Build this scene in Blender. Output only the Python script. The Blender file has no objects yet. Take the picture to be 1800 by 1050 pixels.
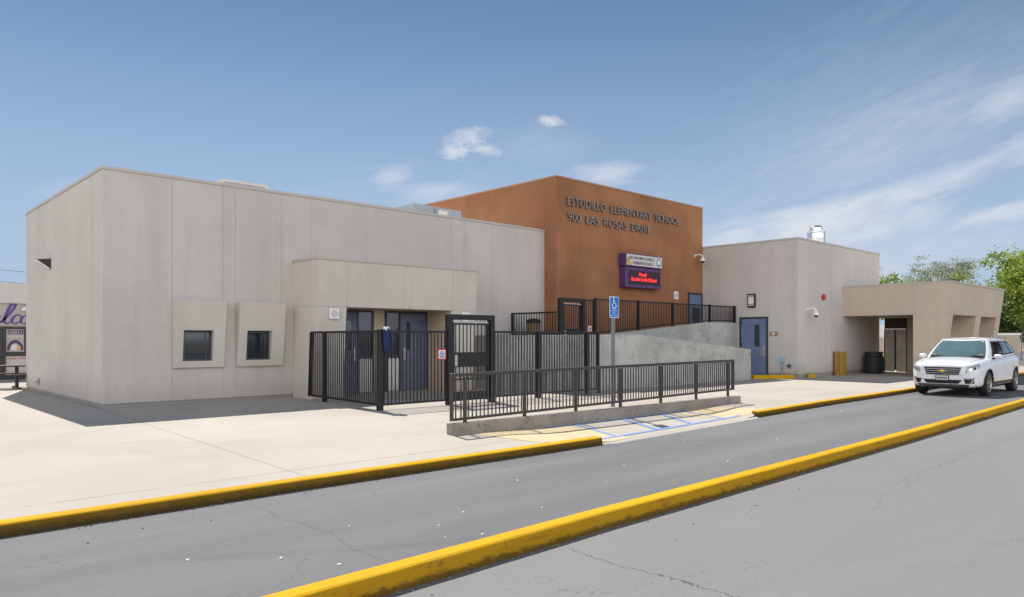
import bpy, bmesh, math, random
from mathutils import Vector, Matrix
from mathutils.bvhtree import BVHTree
random.seed(7)
R = math.radians
scene = bpy.context.scene
COL = scene.collection

# ------------------------------------------------------------------ camera
cam_d = bpy.data.cameras.new("camera"); cam = bpy.data.objects.new("camera", cam_d); COL.objects.link(cam)
cam_d.sensor_width = 36.0; cam_d.lens = 1288.0/1800.0*36.0
cam_d.shift_x = 0.0; cam_d.shift_y = 70.0/1800.0
cam_d.clip_start = 0.05; cam_d.clip_end = 3000
cam.location = (0, 0, 1.6)
cam.rotation_euler = (R(90), 0, R(46.8-90))
scene.camera = cam

# ------------------------------------------------------------------ light
SUN_AZ = math.atan2(3.65, 1.15)          # direction towards the sun, from +X counter-clockwise
SUN_EL = math.atan2(5.5, math.hypot(3.65, 1.15))
sd = bpy.data.lights.new("sun", 'SUN'); sd.energy = 3.5; sd.angle = R(0.53); sd.color = (1.0, 0.95, 0.87)
sun = bpy.data.objects.new("sun", sd); COL.objects.link(sun)
to_sun = Vector((math.cos(SUN_AZ)*math.cos(SUN_EL), math.sin(SUN_AZ)*math.cos(SUN_EL), math.sin(SUN_EL)))
sun.rotation_euler = (-to_sun).to_track_quat('-Z', 'Y').to_euler()

world = bpy.data.worlds.new("World"); scene.world = world; world.use_nodes = True
wn = world.node_tree.nodes; wl = world.node_tree.links
for n in list(wn): wn.remove(n)
def wmath(op, a, b=None, c=None, clamp=False):
    n = wn.new('ShaderNodeMath'); n.operation = op; n.use_clamp = clamp
    for i, v in enumerate((a, b, c)):
        if v is None: continue
        if isinstance(v, (int, float)): n.inputs[i].default_value = v
        else: wl.new(v, n.inputs[i])
    return n.outputs[0]
wout = wn.new('ShaderNodeOutputWorld'); bg = wn.new('ShaderNodeBackground')
sky = wn.new('ShaderNodeTexSky'); sky.sky_type = 'NISHITA'; sky.sun_disc = False
sky.sun_elevation = SUN_EL; sky.sun_rotation = math.pi/2 - SUN_AZ
sky.altitude = 300; sky.air_density = 0.5; sky.dust_density = 0.0; sky.ozone_density = 4.0
SKY = 0.066; EXPO = 0.84
bg.inputs['Strength'].default_value = SKY
DU = 1/(SKY*2**EXPO)          # display value 1.0 in sky units
wl.new(bg.outputs[0], wout.inputs['Surface'])
tc = wn.new('ShaderNodeTexCoord'); sep = wn.new('ShaderNodeSeparateXYZ'); wl.new(tc.outputs['Generated'], sep.inputs[0])
az = wmath('MULTIPLY', wmath('ARCTAN2', sep.outputs[1], sep.outputs[0]), 57.29578)
el = wmath('MULTIPLY', wmath('ARCSINE', sep.outputs[2]), 57.29578)
def wnoise(sx, sy, rot, scale, detail, rough):
    cmb = wn.new('ShaderNodeCombineXYZ')
    ca, sa = math.cos(R(rot)), math.sin(R(rot))
    # axes along / across the streak
    al = wmath('ADD', wmath('MULTIPLY', az, ca), wmath('MULTIPLY', el, sa))
    ac = wmath('ADD', wmath('MULTIPLY', az, -sa), wmath('MULTIPLY', el, ca))
    wl.new(wmath('MULTIPLY', al, sx), cmb.inputs[0]); wl.new(wmath('MULTIPLY', ac, sy), cmb.inputs[1])
    n = wn.new('ShaderNodeTexNoise'); n.inputs['Scale'].default_value = scale
    n.inputs['Detail'].default_value = detail; n.inputs['Roughness'].default_value = rough
    n.inputs['Distortion'].default_value = 0.6
    wl.new(cmb.outputs[0], n.inputs['Vector'])
    return n.outputs[0]
puff = wnoise(1, 1.7, 8, 1.35, 10, 0.68)
streak = wnoise(0.30, 1.3, -20, 0.75, 9, 0.68)
wisp = wnoise(0.35, 1.0, -14, 0.5, 7, 0.6)
# azimuth, elevation, half-width, half-height, tilt (deg), strength, noise, sharpness
CL = [(50.4, 15.3, 1.9, .8, -14, .7, puff, .6), (51.3, 14.2, 1.2, .6, 0, .75, puff, .5), (49.0, 14.5, 1.6, .5, 10, .6, puff, .5), (43.8, 16.5, 1.1, .42, 10, .7, puff, .45),
      (45.0, 14.8, 4.5, 1.8, 0, .16, streak, .7), (39.5, 12.6, 3.0, .9, 0, .5, wisp, .4), (56.1, 12.2, 2.0, .9, -15, .4, wisp, .4),
      (53.2, 11.3, 3.6, .8, 0, .35, wisp, .4), (21.5, 13.2, 9.0, 2.6, -18, .30, streak, 1.0), (17.0, 14.6, 8.0, 3.0, -18, .16, streak, 1.0),
      (17.8, 10.2, 5.0, 1.0, -14, .62, wisp, .6), (25.0, 8.0, 9.0, 1.7, -7, .85, wisp, .6), (12.6, 15.0, 2.2, 1.3, -25, .5, wisp, .6),
      (11.5, 12.3, 3.5, 1.2, -18, .55, wisp, .4), (12.2, 8.2, 3.5, .7, -10, .5, wisp, .4), (21.0, 6.0, 14, 3.2, 0, .6, wisp, .9),
      (18.5, 14.5, 15, 8.0, -12, .2, streak, 1.0), (72, 9, 9, 2.0, 0, .2, wisp, .6), (48, 9, 22, 4, 0, .18, wisp, .9)]
inv = None
for (a0, e0, hw, hh, tilt, k, nz, sharp) in CL:
    ca, sa = math.cos(R(tilt)), math.sin(R(tilt))
    da = wmath('SUBTRACT', az, a0); de = wmath('SUBTRACT', el, e0)
    u = wmath('DIVIDE', wmath('ADD', wmath('MULTIPLY', da, ca), wmath('MULTIPLY', de, sa)), hw)
    v = wmath('DIVIDE', wmath('SUBTRACT', wmath('MULTIPLY', de, ca), wmath('MULTIPLY', da, sa)), hh)
    d2 = wmath('ADD', wmath('MULTIPLY', u, u), wmath('MULTIPLY', v, v))
    m = wmath('EXPONENT', wmath('MULTIPLY', d2, -1.0))
    # cloud where mask beats noise
    s = wmath('DIVIDE', wmath('SUBTRACT', wmath('ADD', wmath('MULTIPLY', m, .62), nz), .66), sharp, clamp=True)
    s = wmath('MULTIPLY', wmath('MULTIPLY', s, wmath('MINIMUM', wmath('MULTIPLY', m, 2.2), 1.0)), k)
    one = wmath('SUBTRACT', 1.0, s)
    inv = one if inv is None else wmath('MULTIPLY', inv, one)
cloud = wmath('SUBTRACT', 1.0, inv, clamp=True)
def wmix(f, a, b):
    n = wn.new('ShaderNodeMix'); n.data_type = 'RGBA'
    for k, v in (('Factor', f), ('A', a), ('B', b)):
        if isinstance(v, tuple): n.inputs[k].default_value = v
        else: wl.new(v, n.inputs[k])
    return n.outputs['Result']
# pale valley haze thickening towards the horizon
tint = wn.new('ShaderNodeMix'); tint.data_type = 'RGBA'; tint.blend_type = 'MULTIPLY'; tint.inputs['Factor'].default_value = 1
wl.new(sky.outputs[0], tint.inputs['A']); tint.inputs['B'].default_value = (1.0, 1.14, .98, 1)
hz = wmath('EXPONENT', wmath('MULTIPLY', wmath('POWER', wmath('DIVIDE', wmath('ABSOLUTE', el), 17.5), 2.0), -1.0))
skyc = wmix(hz, tint.outputs['Result'], (.43*DU, .545*DU, .715*DU, 1))
skyc = wmix(cloud, skyc, (.80*DU, .81*DU, .86*DU, 1))
# unseen bright cloud bank added behind the camera to light the shaded walls
dt = wn.new('ShaderNodeVectorMath'); dt.operation = 'DOT_PRODUCT'; wl.new(tc.outputs['Generated'], dt.inputs[0]); dt.inputs[1].default_value = (-.66, -.74, .14)
bn = wn.new('ShaderNodeTexNoise'); bn.inputs['Scale'].default_value = 2.4; bn.inputs['Detail'].default_value = 6; wl.new(tc.outputs['Generated'], bn.inputs['Vector'])
bk = wmath('DIVIDE', wmath('SUBTRACT', wmath('ADD', dt.outputs['Value'], bn.outputs[0]), .62), .35, clamp=True)
lowb = wmath('SUBTRACT', 1.0, wmath('DIVIDE', wmath('SUBTRACT', el, 24.0), 22.0, clamp=True))
skyc = wmix(wmath('MULTIPLY', wmath('MULTIPLY', bk, lowb), .95), skyc, (2.0*DU, 2.06*DU, 2.16*DU, 1))
wl.new(skyc, bg.inputs['Color'])


scene.view_settings.view_transform = 'Standard'; scene.view_settings.look = 'None'
scene.view_settings.exposure = EXPO; scene.view_settings.gamma = 1.0
scene.render.film_transparent = False
try: scene.cycles.max_bounces = 8; scene.cycles.diffuse_bounces = 4
except Exception: pass

# ------------------------------------------------------------------ materials
def srgb(r, g, b):
    f = lambda c: (c/255/12.92 if c/255 <= .04045 else ((c/255+.055)/1.055)**2.4)
    return (f(r), f(g), f(b), 1)
class NT:
    def __init__(s, m): s.n = m.node_tree.nodes; s.l = m.node_tree.links
    def put(s, sock, v):
        if isinstance(v, (int, float)): sock.default_value = v
        elif isinstance(v, tuple): sock.default_value = v
        else: s.l.new(v, sock)
    def math(s, op, a, b=None, clamp=False):
        n = s.n.new('ShaderNodeMath'); n.operation = op; n.use_clamp = clamp
        s.put(n.inputs[0], a)
        if b is not None: s.put(n.inputs[1], b)
        return n.outputs[0]
    def mix(s, f, a, b, mode='MIX'):
        n = s.n.new('ShaderNodeMix'); n.data_type = 'RGBA'; n.blend_type = mode
        s.put(n.inputs['Factor'], f); s.put(n.inputs['A'], a); s.put(n.inputs['B'], b)
        return n.outputs['Result']
    def pos(s):
        g = s.n.new('ShaderNodeNewGeometry'); return g.outputs['Position']
    def noise(s, vec, scale, detail=4, rough=.55, stretch=(1, 1, 1), dist=0):
        mp = s.n.new('ShaderNodeMapping'); mp.inputs['Scale'].default_value = stretch
        s.l.new(vec, mp.inputs['Vector'])
        n = s.n.new('ShaderNodeTexNoise'); n.inputs['Scale'].default_value = scale
        n.inputs['Detail'].default_value = detail; n.inputs['Roughness'].default_value = rough; n.inputs['Distortion'].default_value = dist
        s.l.new(mp.outputs[0], n.inputs['Vector']); return n.outputs[0]
    def ramp(s, v, a, b):
        n = s.n.new('ShaderNodeMapRange'); n.interpolation_type = 'SMOOTHSTEP'
        s.put(n.inputs['Value'], v); n.inputs['From Min'].default_value = a; n.inputs['From Max'].default_value = b
        return n.outputs[0]
    def bump(s, h, strength, dist=.01):
        n = s.n.new('ShaderNodeBump'); n.inputs['Strength'].default_value = strength; n.inputs['Distance'].default_value = dist
        s.l.new(h, n.inputs['Height']); return n.outputs[0]
def newmat(name, col=(.5, .5, .5, 1), rough=.6, metal=0.0, spec=None, emit=None, estr=1):
    m = bpy.data.materials.new(name); m.use_nodes = True
    p = m.node_tree.nodes['Principled BSDF']
    p.inputs['Base Color'].default_value = col; p.inputs['Roughness'].default_value = rough; p.inputs['Metallic'].default_value = metal
    if spec is not None: p.inputs['Specular IOR Level'].default_value = spec
    if emit: p.inputs['Emission Color'].default_value = emit; p.inputs['Emission Strength'].default_value = estr
    return m, p, NT(m)
def c4(r, g, b): return (r, g, b, 1)
def mul(c, k): return (min(c[0]*k, 1), min(c[1]*k, 1), min(c[2]*k, 1), 1)

def stucco(name, col, streak=.10, blotch=.10):
    m, p, t = newmat(name, col, .92, spec=.15)
    P = t.pos()
    a = t.noise(P, .45, 3, .5)
    b = t.noise(P, 1.0, 5, .6, (1.6, 1.6, .14))        # vertical run-off streaks
    c = t.noise(P, 7, 5, .7)
    d = t.noise(P, 2.6, 6, .7, dist=.8)
    col1 = t.mix(t.ramp(a, .35, .68), mul(col, 1-blotch*.6), mul(col, 1+blotch*.5))
    col2 = t.mix(t.math('MULTIPLY', t.ramp(b, .48, .75), streak*3.2, True), col1, (col[0]*.72, col[1]*.69, col[2]*.66, 1))
    col3 = t.mix(t.math('MULTIPLY', t.ramp(c, .3, .7), .13), col2, mul(col, 1.25))
    col4 = t.mix(t.math('MULTIPLY', t.ramp(d, .58, .8), .20), col3, mul(col, .72))
    e = t.noise(P, .9, 7, .72, (1, 1, 1), 1.4)
    col4 = t.mix(t.math('MULTIPLY', t.ramp(e, .50, .66), .16), col4, mul(col, .80))
    sz = t.n.new('ShaderNodeSeparateXYZ'); t.l.new(P, sz.inputs[0])
    spl = t.math('SUBTRACT', 1.0, t.ramp(t.math('SUBTRACT', sz.outputs[2], t.math('MULTIPLY', d, .9)), -.3, .15))   # rain splash dirt at the foot
    col4 = t.mix(t.math('MULTIPLY', spl, .30), col4, (col[0]*.62, col[1]*.58, col[2]*.52, 1))
    g3 = t.noise(P, 1.6, 3, .6, (2.6, 2.6, .12), .2)
    col4 = t.mix(t.math('MULTIPLY', t.ramp(g3, .60, .74), .17), col4, (col[0]*.66, col[1]*.63, col[2]*.60, 1))
    g2 = t.noise(P, 2.2, 4, .6, (2.2, 2.2, .05))
    col4 = t.mix(t.math('MULTIPLY', t.ramp(g2, .56, .72), .14), col4, mul(col, 1.3))
    t.l.new(col4, p.inputs['Base Color'])
    f = t.noise(P, 60, 3, .6)
    t.l.new(t.bump(f, .35, .006), p.inputs['Normal'])
    return m
M = {}
GREY = c4(.56, .515, .47)
M['stucco'] = stucco('grey_stucco', GREY)
M['stucco_warm'] = stucco('warm_stucco', c4(.58, .53, .46), .06)
M['stucco_tan'] = stucco('tan_stucco', c4(.54, .445, .355), .05)
M['orange'] = stucco('orange_stucco', c4(.340, .155, .078), .10, .30)
M['far_wall'] = stucco('far_wall_stucco', c4(.5, .47, .43), .05)
M['far_fascia'] = stucco('far_fascia_stucco', c4(.62, .59, .56), .05)
M['cap'], _, _ = newmat('parapet_cap', c4(.50, .45, .40), .55)
M['cap_orange'], _, _ = newmat('orange_cap', c4(.40, .20, .11), .55)
M['joint'], _, _ = newmat('joint_strip', c4(.41, .38, .35), .9)
M['joint_orange'], _, _ = newmat('joint_orange', c4(.30, .11, .045), .9)
M['base'], _, _ = newmat('base_screed', c4(.30, .285, .27), .9)
M['roof'], _, _ = newmat('white_roof_membrane', c4(.88, .87, .83), .8)
M['black'], _, t_ = newmat('black_painted_steel', c4(.006, .006, .008), .5)
M['dark'], _, _ = newmat('dark_void', c4(.012, .012, .013), .8)
M['bronze'], _, _ = newmat('bronze_painted_steel', c4(.045, .040, .038), .5)
M['frame'], _, _ = newmat('dark_aluminium_frame', c4(.05, .055, .065), .4, .3)
M['glass'], pgl, _ = newmat('dark_window_glass', c4(.022, .028, .035), .05, 0, .7)
M['blue_door'] = None
def painted(name, col, rough=.5, amt=.12, sc=3):
    m, p, t = newmat(name, col, rough)
    P = t.pos(); a = t.noise(P, sc, 5, .6)
    t.l.new(t.mix(t.ramp(a, .3, .7), mul(col, 1-amt), mul(col, 1+amt)), p.inputs['Base Color'])
    return m
M['blue_door'] = painted('blue_door_paint', c4(.13, .185, .31))
M['navy_door'] = painted('slate_blue_door_paint', c4(.115, .125, .195))
M['steel'], _, _ = newmat('brushed_steel', c4(.55, .53, .5), .35, .9)
M['galv'] = painted('galvanised_post', c4(.19, .21, .23), .45)
M['alu'], _, _ = newmat('spun_aluminium', c4(.75, .76, .77), .28, 1)
M['white'], _, _ = newmat('white_paint', c4(.78, .78, .78), .4)
M['lens'], _, _ = newmat('frosted_lens', c4(.75, .75, .72), .3)
M['letter'], _, _ = newmat('letter_face', c4(.33, .29, .27), .5, .2)
M['letter_side'], _, _ = newmat('letter_return', c4(.13, .11, .11), .6)
M['purple'] = painted('purple_cabinet', c4(.10, .04, .15), .4)
M['red'], _, _ = newmat('red_paint', c4(.55, .02, .03), .45)
M['ink'], _, _ = newmat('black_ink', c4(.02, .02, .03), .6)
M['ink_blue'], _, _ = newmat('blue_ink', c4(.05, .15, .45), .6)
M['signblue'], _, _ = newmat('sign_blue', c4(.01, .16, .62), .4)
M['led'], _, _ = newmat('red_leds', c4(.2, 0, 0), .5, emit=c4(1, .02, .02), estr=2.0)
M['screen'], _, _ = newmat('led_screen', c4(.035, .012, .03), .3)
M['rubber'], _, _ = newmat('tyre_rubber', c4(.018, .017, .017), .85)
M['binblack'] = painted('black_bin_plastic', c4(.018, .019, .022), .55)
M['brown'] = painted('brown_board', c4(.34, .18, .07), .7)
M['brown_dark'] = painted('dark_brown_panel', c4(.085, .05, .03), .7)
M['wood_yellow'] = painted('ochre_painted_wood', c4(.42, .22, .03), .6, .2, 8)
M['jacket'] = painted('navy_fabric', c4(.010, .022, .085), .9, .3, 9)
M['plank'], _, _ = newmat('dark_bench_metal', c4(.035, .03, .028), .5)
M['plate_tan'], _, _ = newmat('tan_plaque', c4(.40, .24, .12), .5)
M['paleblue'], _, _ = newmat('pale_blue_box', c4(.32, .47, .56), .6)
M['greybox'], _, _ = newmat('grey_metal_box', c4(.28, .30, .33), .5)
M['hvac'] = painted('hvac_metal', c4(.30, .33, .38), .5)
M['paper'], _, _ = newmat('white_scrap', c4(.85, .84, .82), .8)
M['gold'], _, _ = newmat('gold_emblem', c4(.75, .5, .12), .3, .7)
M['gatetan'] = painted('tan_gate_paint', c4(.60, .50, .40), .6)

def concrete_wall(name, col):
    m, p, t = newmat(name, col, .9)
    P = t.pos()
    a = t.noise(P, .8, 5, .65); b = t.noise(P, 3.5, 7, .75, dist=1.5); c = t.noise(P, 1.5, 5, .6, (1.5, 1.5, .2))
    x = t.mix(t.ramp(a, .35, .65), mul(col, .84), mul(col, 1.12))
    x = t.mix(t.math('MULTIPLY', t.ramp(b, .52, .66), .72), x, mul(col, .42))
    x = t.mix(t.math('MULTIPLY', t.ramp(c, .52, .8), .3), x, mul(col, .62))
    d = t.noise(P, 30, 3, .7)
    x = t.mix(t.math('MULTIPLY', t.ramp(d, .6, .75), .3), x, mul(col, .6))
    t.l.new(x, p.inputs['Base Color']); t.l.new(t.bump(b, .4, .01), p.inputs['Normal'])
    return m
M['conc'] = concrete_wall('board_formed_concrete', c4(.42, .42, .385))
M['conc_low'] = concrete_wall('kerb_concrete', c4(.30, .27, .235))

def sidewalk_mat():
    col = c4(.41, .375, .33)
    m, p, t = newmat('pale_concrete_paving', col, .9)
    P = t.pos(); sp = t.n.new('ShaderNodeSeparateXYZ'); t.l.new(P, sp.inputs[0])
    a = t.noise(P, .25, 5, .6, dist=.8); b = t.noise(P, 1.7, 6, .7); c = t.noise(P, 25, 4, .7); s_ = t.noise(P, .9, 5, .7, (.3, 1.6, 1), 1.2)
    x = t.mix(t.ramp(a, .3, .7), mul(col, .90), mul(col, 1.05))
    x = t.mix(t.math('MULTIPLY', t.ramp(b, .52, .75), .30), x, mul(col, .80))
    x = t.mix(t.math('MULTIPLY', t.ramp(s_, .58, .75), .28), x, c4(.33, .28, .22))
    x = t.mix(t.math('MULTIPLY', t.ramp(c, .6, .8), .25), x, mul(col, .65))
    sc = t.noise(P, 70, 2, .5)
    x = t.mix(t.math('MULTIPLY', t.ramp(sc, .76, .80), .6), x, c4(.06, .055, .05))
    # sawn joints
    wob = t.math('MULTIPLY', t.math('SUBTRACT', t.noise(P, 3, 2), .5), .03)
    def line(axis, c0, w, slope=0.0):
        base = sp.outputs[axis]
        oth = sp.outputs[1-axis]
        v = t.math('SUBTRACT', t.math('ADD', t.math('SUBTRACT', base, c0), wob), t.math('MULTIPLY', oth, slope))
        return t.math('SUBTRACT', 1.0, t.ramp(t.math('ABSOLUTE', v), w*.5, w))
    J = None
    for (ax, c0, w, sl) in [(0, 3.72, .012, .045), (1, 12.2, .008, 0), (0, -2.5, .012, 0), (0, 10.4, .010, 0), (0, 16.9, .010, 0),
                            (0, 22.8, .012, 0), (0, 29.0, .012, 0), (0, 35.2, .012, 0), (1, 11.1, .007, 0), (1, 24.0, .01, 0), (0, -8.7, .012, 0), (1, 30.5, .012, 0)]:
        l = line(ax, c0, w, sl); J = l if J is None else t.math('MAXIMUM', J, l)
    x = t.mix(t.math('MULTIPLY', J, .62), x, c4(.12, .105, .09))
    # rusty brown tide line behind the kerb
    fade = t.math('MULTIPLY', t.ramp(t.noise(P, 1.2, 4, .6), .3, .55), .6)
    gap = t.math('ADD', t.math('SUBTRACT', 1.0, t.ramp(sp.outputs[0], 8.6, 9.4)), t.ramp(sp.outputs[0], 16.8, 17.2))
    l2 = t.math('MULTIPLY', t.math('MULTIPLY', line(1, 8.22, .035, .016) , fade), gap)
    lk = t.math('MULTIPLY', t.math('MULTIPLY', t.math('SUBTRACT', 1.0, t.ramp(t.math('ABSOLUTE', t.math('SUBTRACT', t.math('SUBTRACT', sp.outputs[1], 8.25), t.math('MULTIPLY', sp.outputs[0], .045-.016*0))), .01, .03)), .4), t.ramp(sp.outputs[0], 16.8, 17.2))
    x = t.mix(t.math('MULTIPLY', l2, t.math('SUBTRACT', 1.0, t.ramp(sp.outputs[0], 8.6, 9.4))), x, c4(.27, .17, .14))
    x = t.mix(lk, x, c4(.2, .17, .15))
    vg = t.n.new('ShaderNodeTexVoronoi'); vg.inputs['Scale'].default_value = 1.7; t.l.new(P, vg.inputs['Vector'])
    x = t.mix(t.math('MULTIPLY', t.math('SUBTRACT', 1.0, t.ramp(vg.outputs['Distance'], .018, .030)), .55), x, c4(.13, .115, .10))
    dr = t.noise(P, .55, 6, .72, (1, .5, 1), 2.0)
    x = t.mix(t.math('MULTIPLY', t.ramp(dr, .57, .60), .10), x, c4(.27, .235, .19))
    t.l.new(x, p.inputs['Base Color']); t.l.new(t.bump(c, .25, .004), p.inputs['Normal'])
    return m
M['walk'] = sidewalk_mat()
def asphalt_mat(name, col, cracks=.0015, mott=1.0, lines=()):
    m, p, t = newmat(name, col, .88)
    P = t.pos()
    a = t.noise(P, .30, 4, .6, (.35, 1.3, 1), .6); b = t.noise(P, 1.3, 6, .7, (.5, 1.4, 1), .8); c = t.noise(P, 95, 3, .8); d = t.noise(P, 14, 4, .7)
    x = t.mix(t.ramp(a, .3, .7), mul(col, 1-.20*mott), mul(col, 1+.18*mott))
    tk = t.noise(P, .5, 5, .65, (.12, 2.2, 1), .3)
    x = t.mix(t.math('MULTIPLY', t.ramp(tk, .52, .70), .40*mott), x, mul(col, .66))
    x = t.mix(t.math('MULTIPLY', t.ramp(b, .5, .72), .45*mott), x, (col[0]*1.25, col[1]*1.2, col[2]*1.12, 1))
    x = t.mix(t.math('MULTIPLY', t.ramp(c, .52, .62), .28), x, mul(col, 1.7))
    x = t.mix(t.math('MULTIPLY', t.ramp(t.math('SUBTRACT', 1.0, c), .54, .64), .30), x, mul(col, .55))
    x = t.mix(t.math('MULTIPLY', t.ramp(d, .58, .78), .22), x, mul(col, .6))
    sp = t.n.new('ShaderNodeSeparateXYZ'); t.l.new(P, sp.inputs[0])
    for (ax, c0, sl, lo, hi, w_, st_, cc) in lines:      # single cracks and tyre marks
        wob = t.math('ADD', t.math('MULTIPLY', t.math('SUBTRACT', t.noise(P, .9, 7, .7), .5), .55), t.math('MULTIPLY', t.math('SUBTRACT', t.noise(P, 9, 3, .6), .5), .05))
        if w_ > .05: wob = t.math('MULTIPLY', wob, .5)
        v = t.math('SUBTRACT', t.math('ADD', t.math('SUBTRACT', sp.outputs[ax], c0), wob), t.math('MULTIPLY', sp.outputs[1-ax], sl))
        ln = t.math('SUBTRACT', 1.0, t.ramp(t.math('ABSOLUTE', v), w_*.3, w_))
        o_ = sp.outputs[1-ax]
        ln = t.math('MULTIPLY', ln, t.math('MULTIPLY', t.ramp(o_, lo, lo+.4), t.math('SUBTRACT', 1.0, t.ramp(o_, hi-.4, hi))))
        x = t.mix(t.math('MULTIPLY', ln, st_), x, cc)
    if cracks:
        k = t.noise(P, .16, 7, .62, (1, 1.6, 1), .7)
        ln = t.math('SUBTRACT', 1.0, t.ramp(t.math('ABSOLUTE', t.math('SUBTRACT', k, .5)), cracks*.35, cracks))
        msk = t.ramp(t.noise(P, .22, 2, .5), .50, .60)
        x = t.mix(t.math('MULTIPLY', t.math('MULTIPLY', ln, msk), .6), x, c4(.03, .03, .03))
    t.l.new(x, p.inputs['Base Color']); t.l.new(t.bump(c, .5, .004), p.inputs['Normal'])
    return m
M['asphalt'] = asphalt_mat('asphalt_car_park', c4(.182, .184, .187), .0011, .35, [(0, 4.5, 0, .5, 4.3, .009, .85, c4(.03, .03, .03)), (1, 2.2, .10, 7.5, 14, .008, .4, c4(.05, .05, .05)), (1, 3.1, .02, 9, 20, .008, .5, c4(.05, .05, .05))])
M['asphalt_lane'] = asphalt_mat('asphalt_lane', c4(.132, .134, .142), .0010, .9, [(1, 7.0, -.55, 1.8, 4.6, .16, .18, c4(.05, .05, .055)), (1, 5.4, .03, -1, 24, .35, .22, c4(.19, .19, .19)), (1, 6.9, .03, -1, 24, .30, .20, c4(.19, .19, .19)), (0, 3.2, .0, 4.5, 7.6, .01, .5, c4(.04, .04, .04))])
M['dirt'] = painted('dry_ground', c4(.22, .19, .14), .9, .3, .1)
def kerb_mat(name, wear):
    col = c4(.60, .335, .010)
    m, p, t = newmat(name, col, .8, spec=.12)
    P = t.pos()
    a = t.noise(P, 1.0, 5, .6, (.5, 1, 1)); b = t.noise(P, 7, 7, .75, (.35, 1, 1.6), .6); c = t.noise(P, 60, 4, .7); sp = t.n.new('ShaderNodeSeparateXYZ'); t.l.new(P, sp.inputs[0])
    x = t.mix(t.ramp(a, .3, .7), mul(col, .82), mul(col, 1.08))
    tp = t.noise(P, 3, 7, .8, (.25, 2.5, 1), .4)
    x = t.mix(t.math('MULTIPLY', t.ramp(tp, .58, .72), .45), x, c4(.40, .30, .14))
    # shade of the vertical face painted in, plus ragged road grime heaviest at its foot
    b5 = t.noise(P, 11, 8, .82, (.6, 1, 1), 1.0)
    edge = t.math('ADD', sp.outputs[2], t.math('MULTIPLY', t.math('SUBTRACT', b5, .5), .16))
    low = t.math('SUBTRACT', 1.0, t.ramp(edge, -.125 if wear < .5 else -.11, -.085 if wear < .5 else -.02))
    face = t.math('SUBTRACT', 1.0, t.ramp(sp.outputs[2], -.022, -.008))
    x = t.mix(t.math('MULTIPLY', face, .50+.38*wear), x, c4(.46-.31*wear, .225-.145*wear, .012))
    x = t.mix(t.math('MULTIPLY', low, .72+.2*wear), x, c4(.055, .040, .014))
    x = t.mix(t.math('MULTIPLY', t.math('MULTIPLY', t.ramp(b, .53, .68), face), .65), x, c4(.12, .070, .018))
    b3 = t.noise(P, 24, 6, .8, (.7, 1, 1.3), 1.2)
    x = t.mix(t.math('MULTIPLY', t.math('MULTIPLY', t.ramp(b3, .56, .66), face), .5), x, c4(.07, .045, .015))
    x = t.mix(t.math('MULTIPLY', t.ramp(c, .66, .78), .35), x, c4(.36, .28, .16))
    chip = t.noise(P, 16, 6, .8, (.5, 1, 1))
    x = t.mix(t.math('MULTIPLY', t.ramp(chip, .66, .70), .8), x, c4(.34, .29, .22))
    jt = t.math('ABSOLUTE', t.math('SUBTRACT', t.math('FRACT', t.math('MULTIPLY', t.math('ADD', sp.outputs[0], 1.05), .30)), .5))
    x = t.mix(t.math('MULTIPLY', t.math('SUBTRACT', 1.0, t.ramp(jt, .0006, .002)), .5), x, c4(.14, .09, .03))
    t.l.new(x, p.inputs['Base Color']); t.l.new(t.bump(b, .6, .01), p.inputs['Normal'])
    return m
M['kerb_worn'] = kerb_mat('heavily_worn_kerb_paint', 1.0)
M['kerb'] = kerb_mat('worn_yellow_kerb_paint', .25)

def paint_mat(name, col, wear=.55, dots=False):
    m, p, t = newmat(name, col, .7)
    P = t.pos(); b = t.noise(P, 5, 7, .75)
    x = t.mix(t.math('MULTIPLY', t.ramp(b, wear, wear+.15), .65), col, c4(.43, .395, .345))
    if dots:
        v = t.n.new('ShaderNodeTexVoronoi'); v.inputs['Scale'].default_value = 14; v.inputs['Randomness'].default_value = 0
        t.l.new(P, v.inputs['Vector'])
        h = t.math('SUBTRACT', 1.0, t.ramp(v.outputs['Distance'], .2, .42))
        x = t.mix(t.math('MULTIPLY', h, .3), x, mul(col, 1.2))
        t.l.new(t.bump(h, .9, .012), p.inputs['Normal'])
    t.l.new(x, p.inputs['Base Color']); return m
M['blueline'] = paint_mat('worn_blue_marking', c4(.16, .27, .55))
M['domes'] = paint_mat('yellow_tactile_paving', c4(.56, .45, .26), .50, True)

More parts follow.
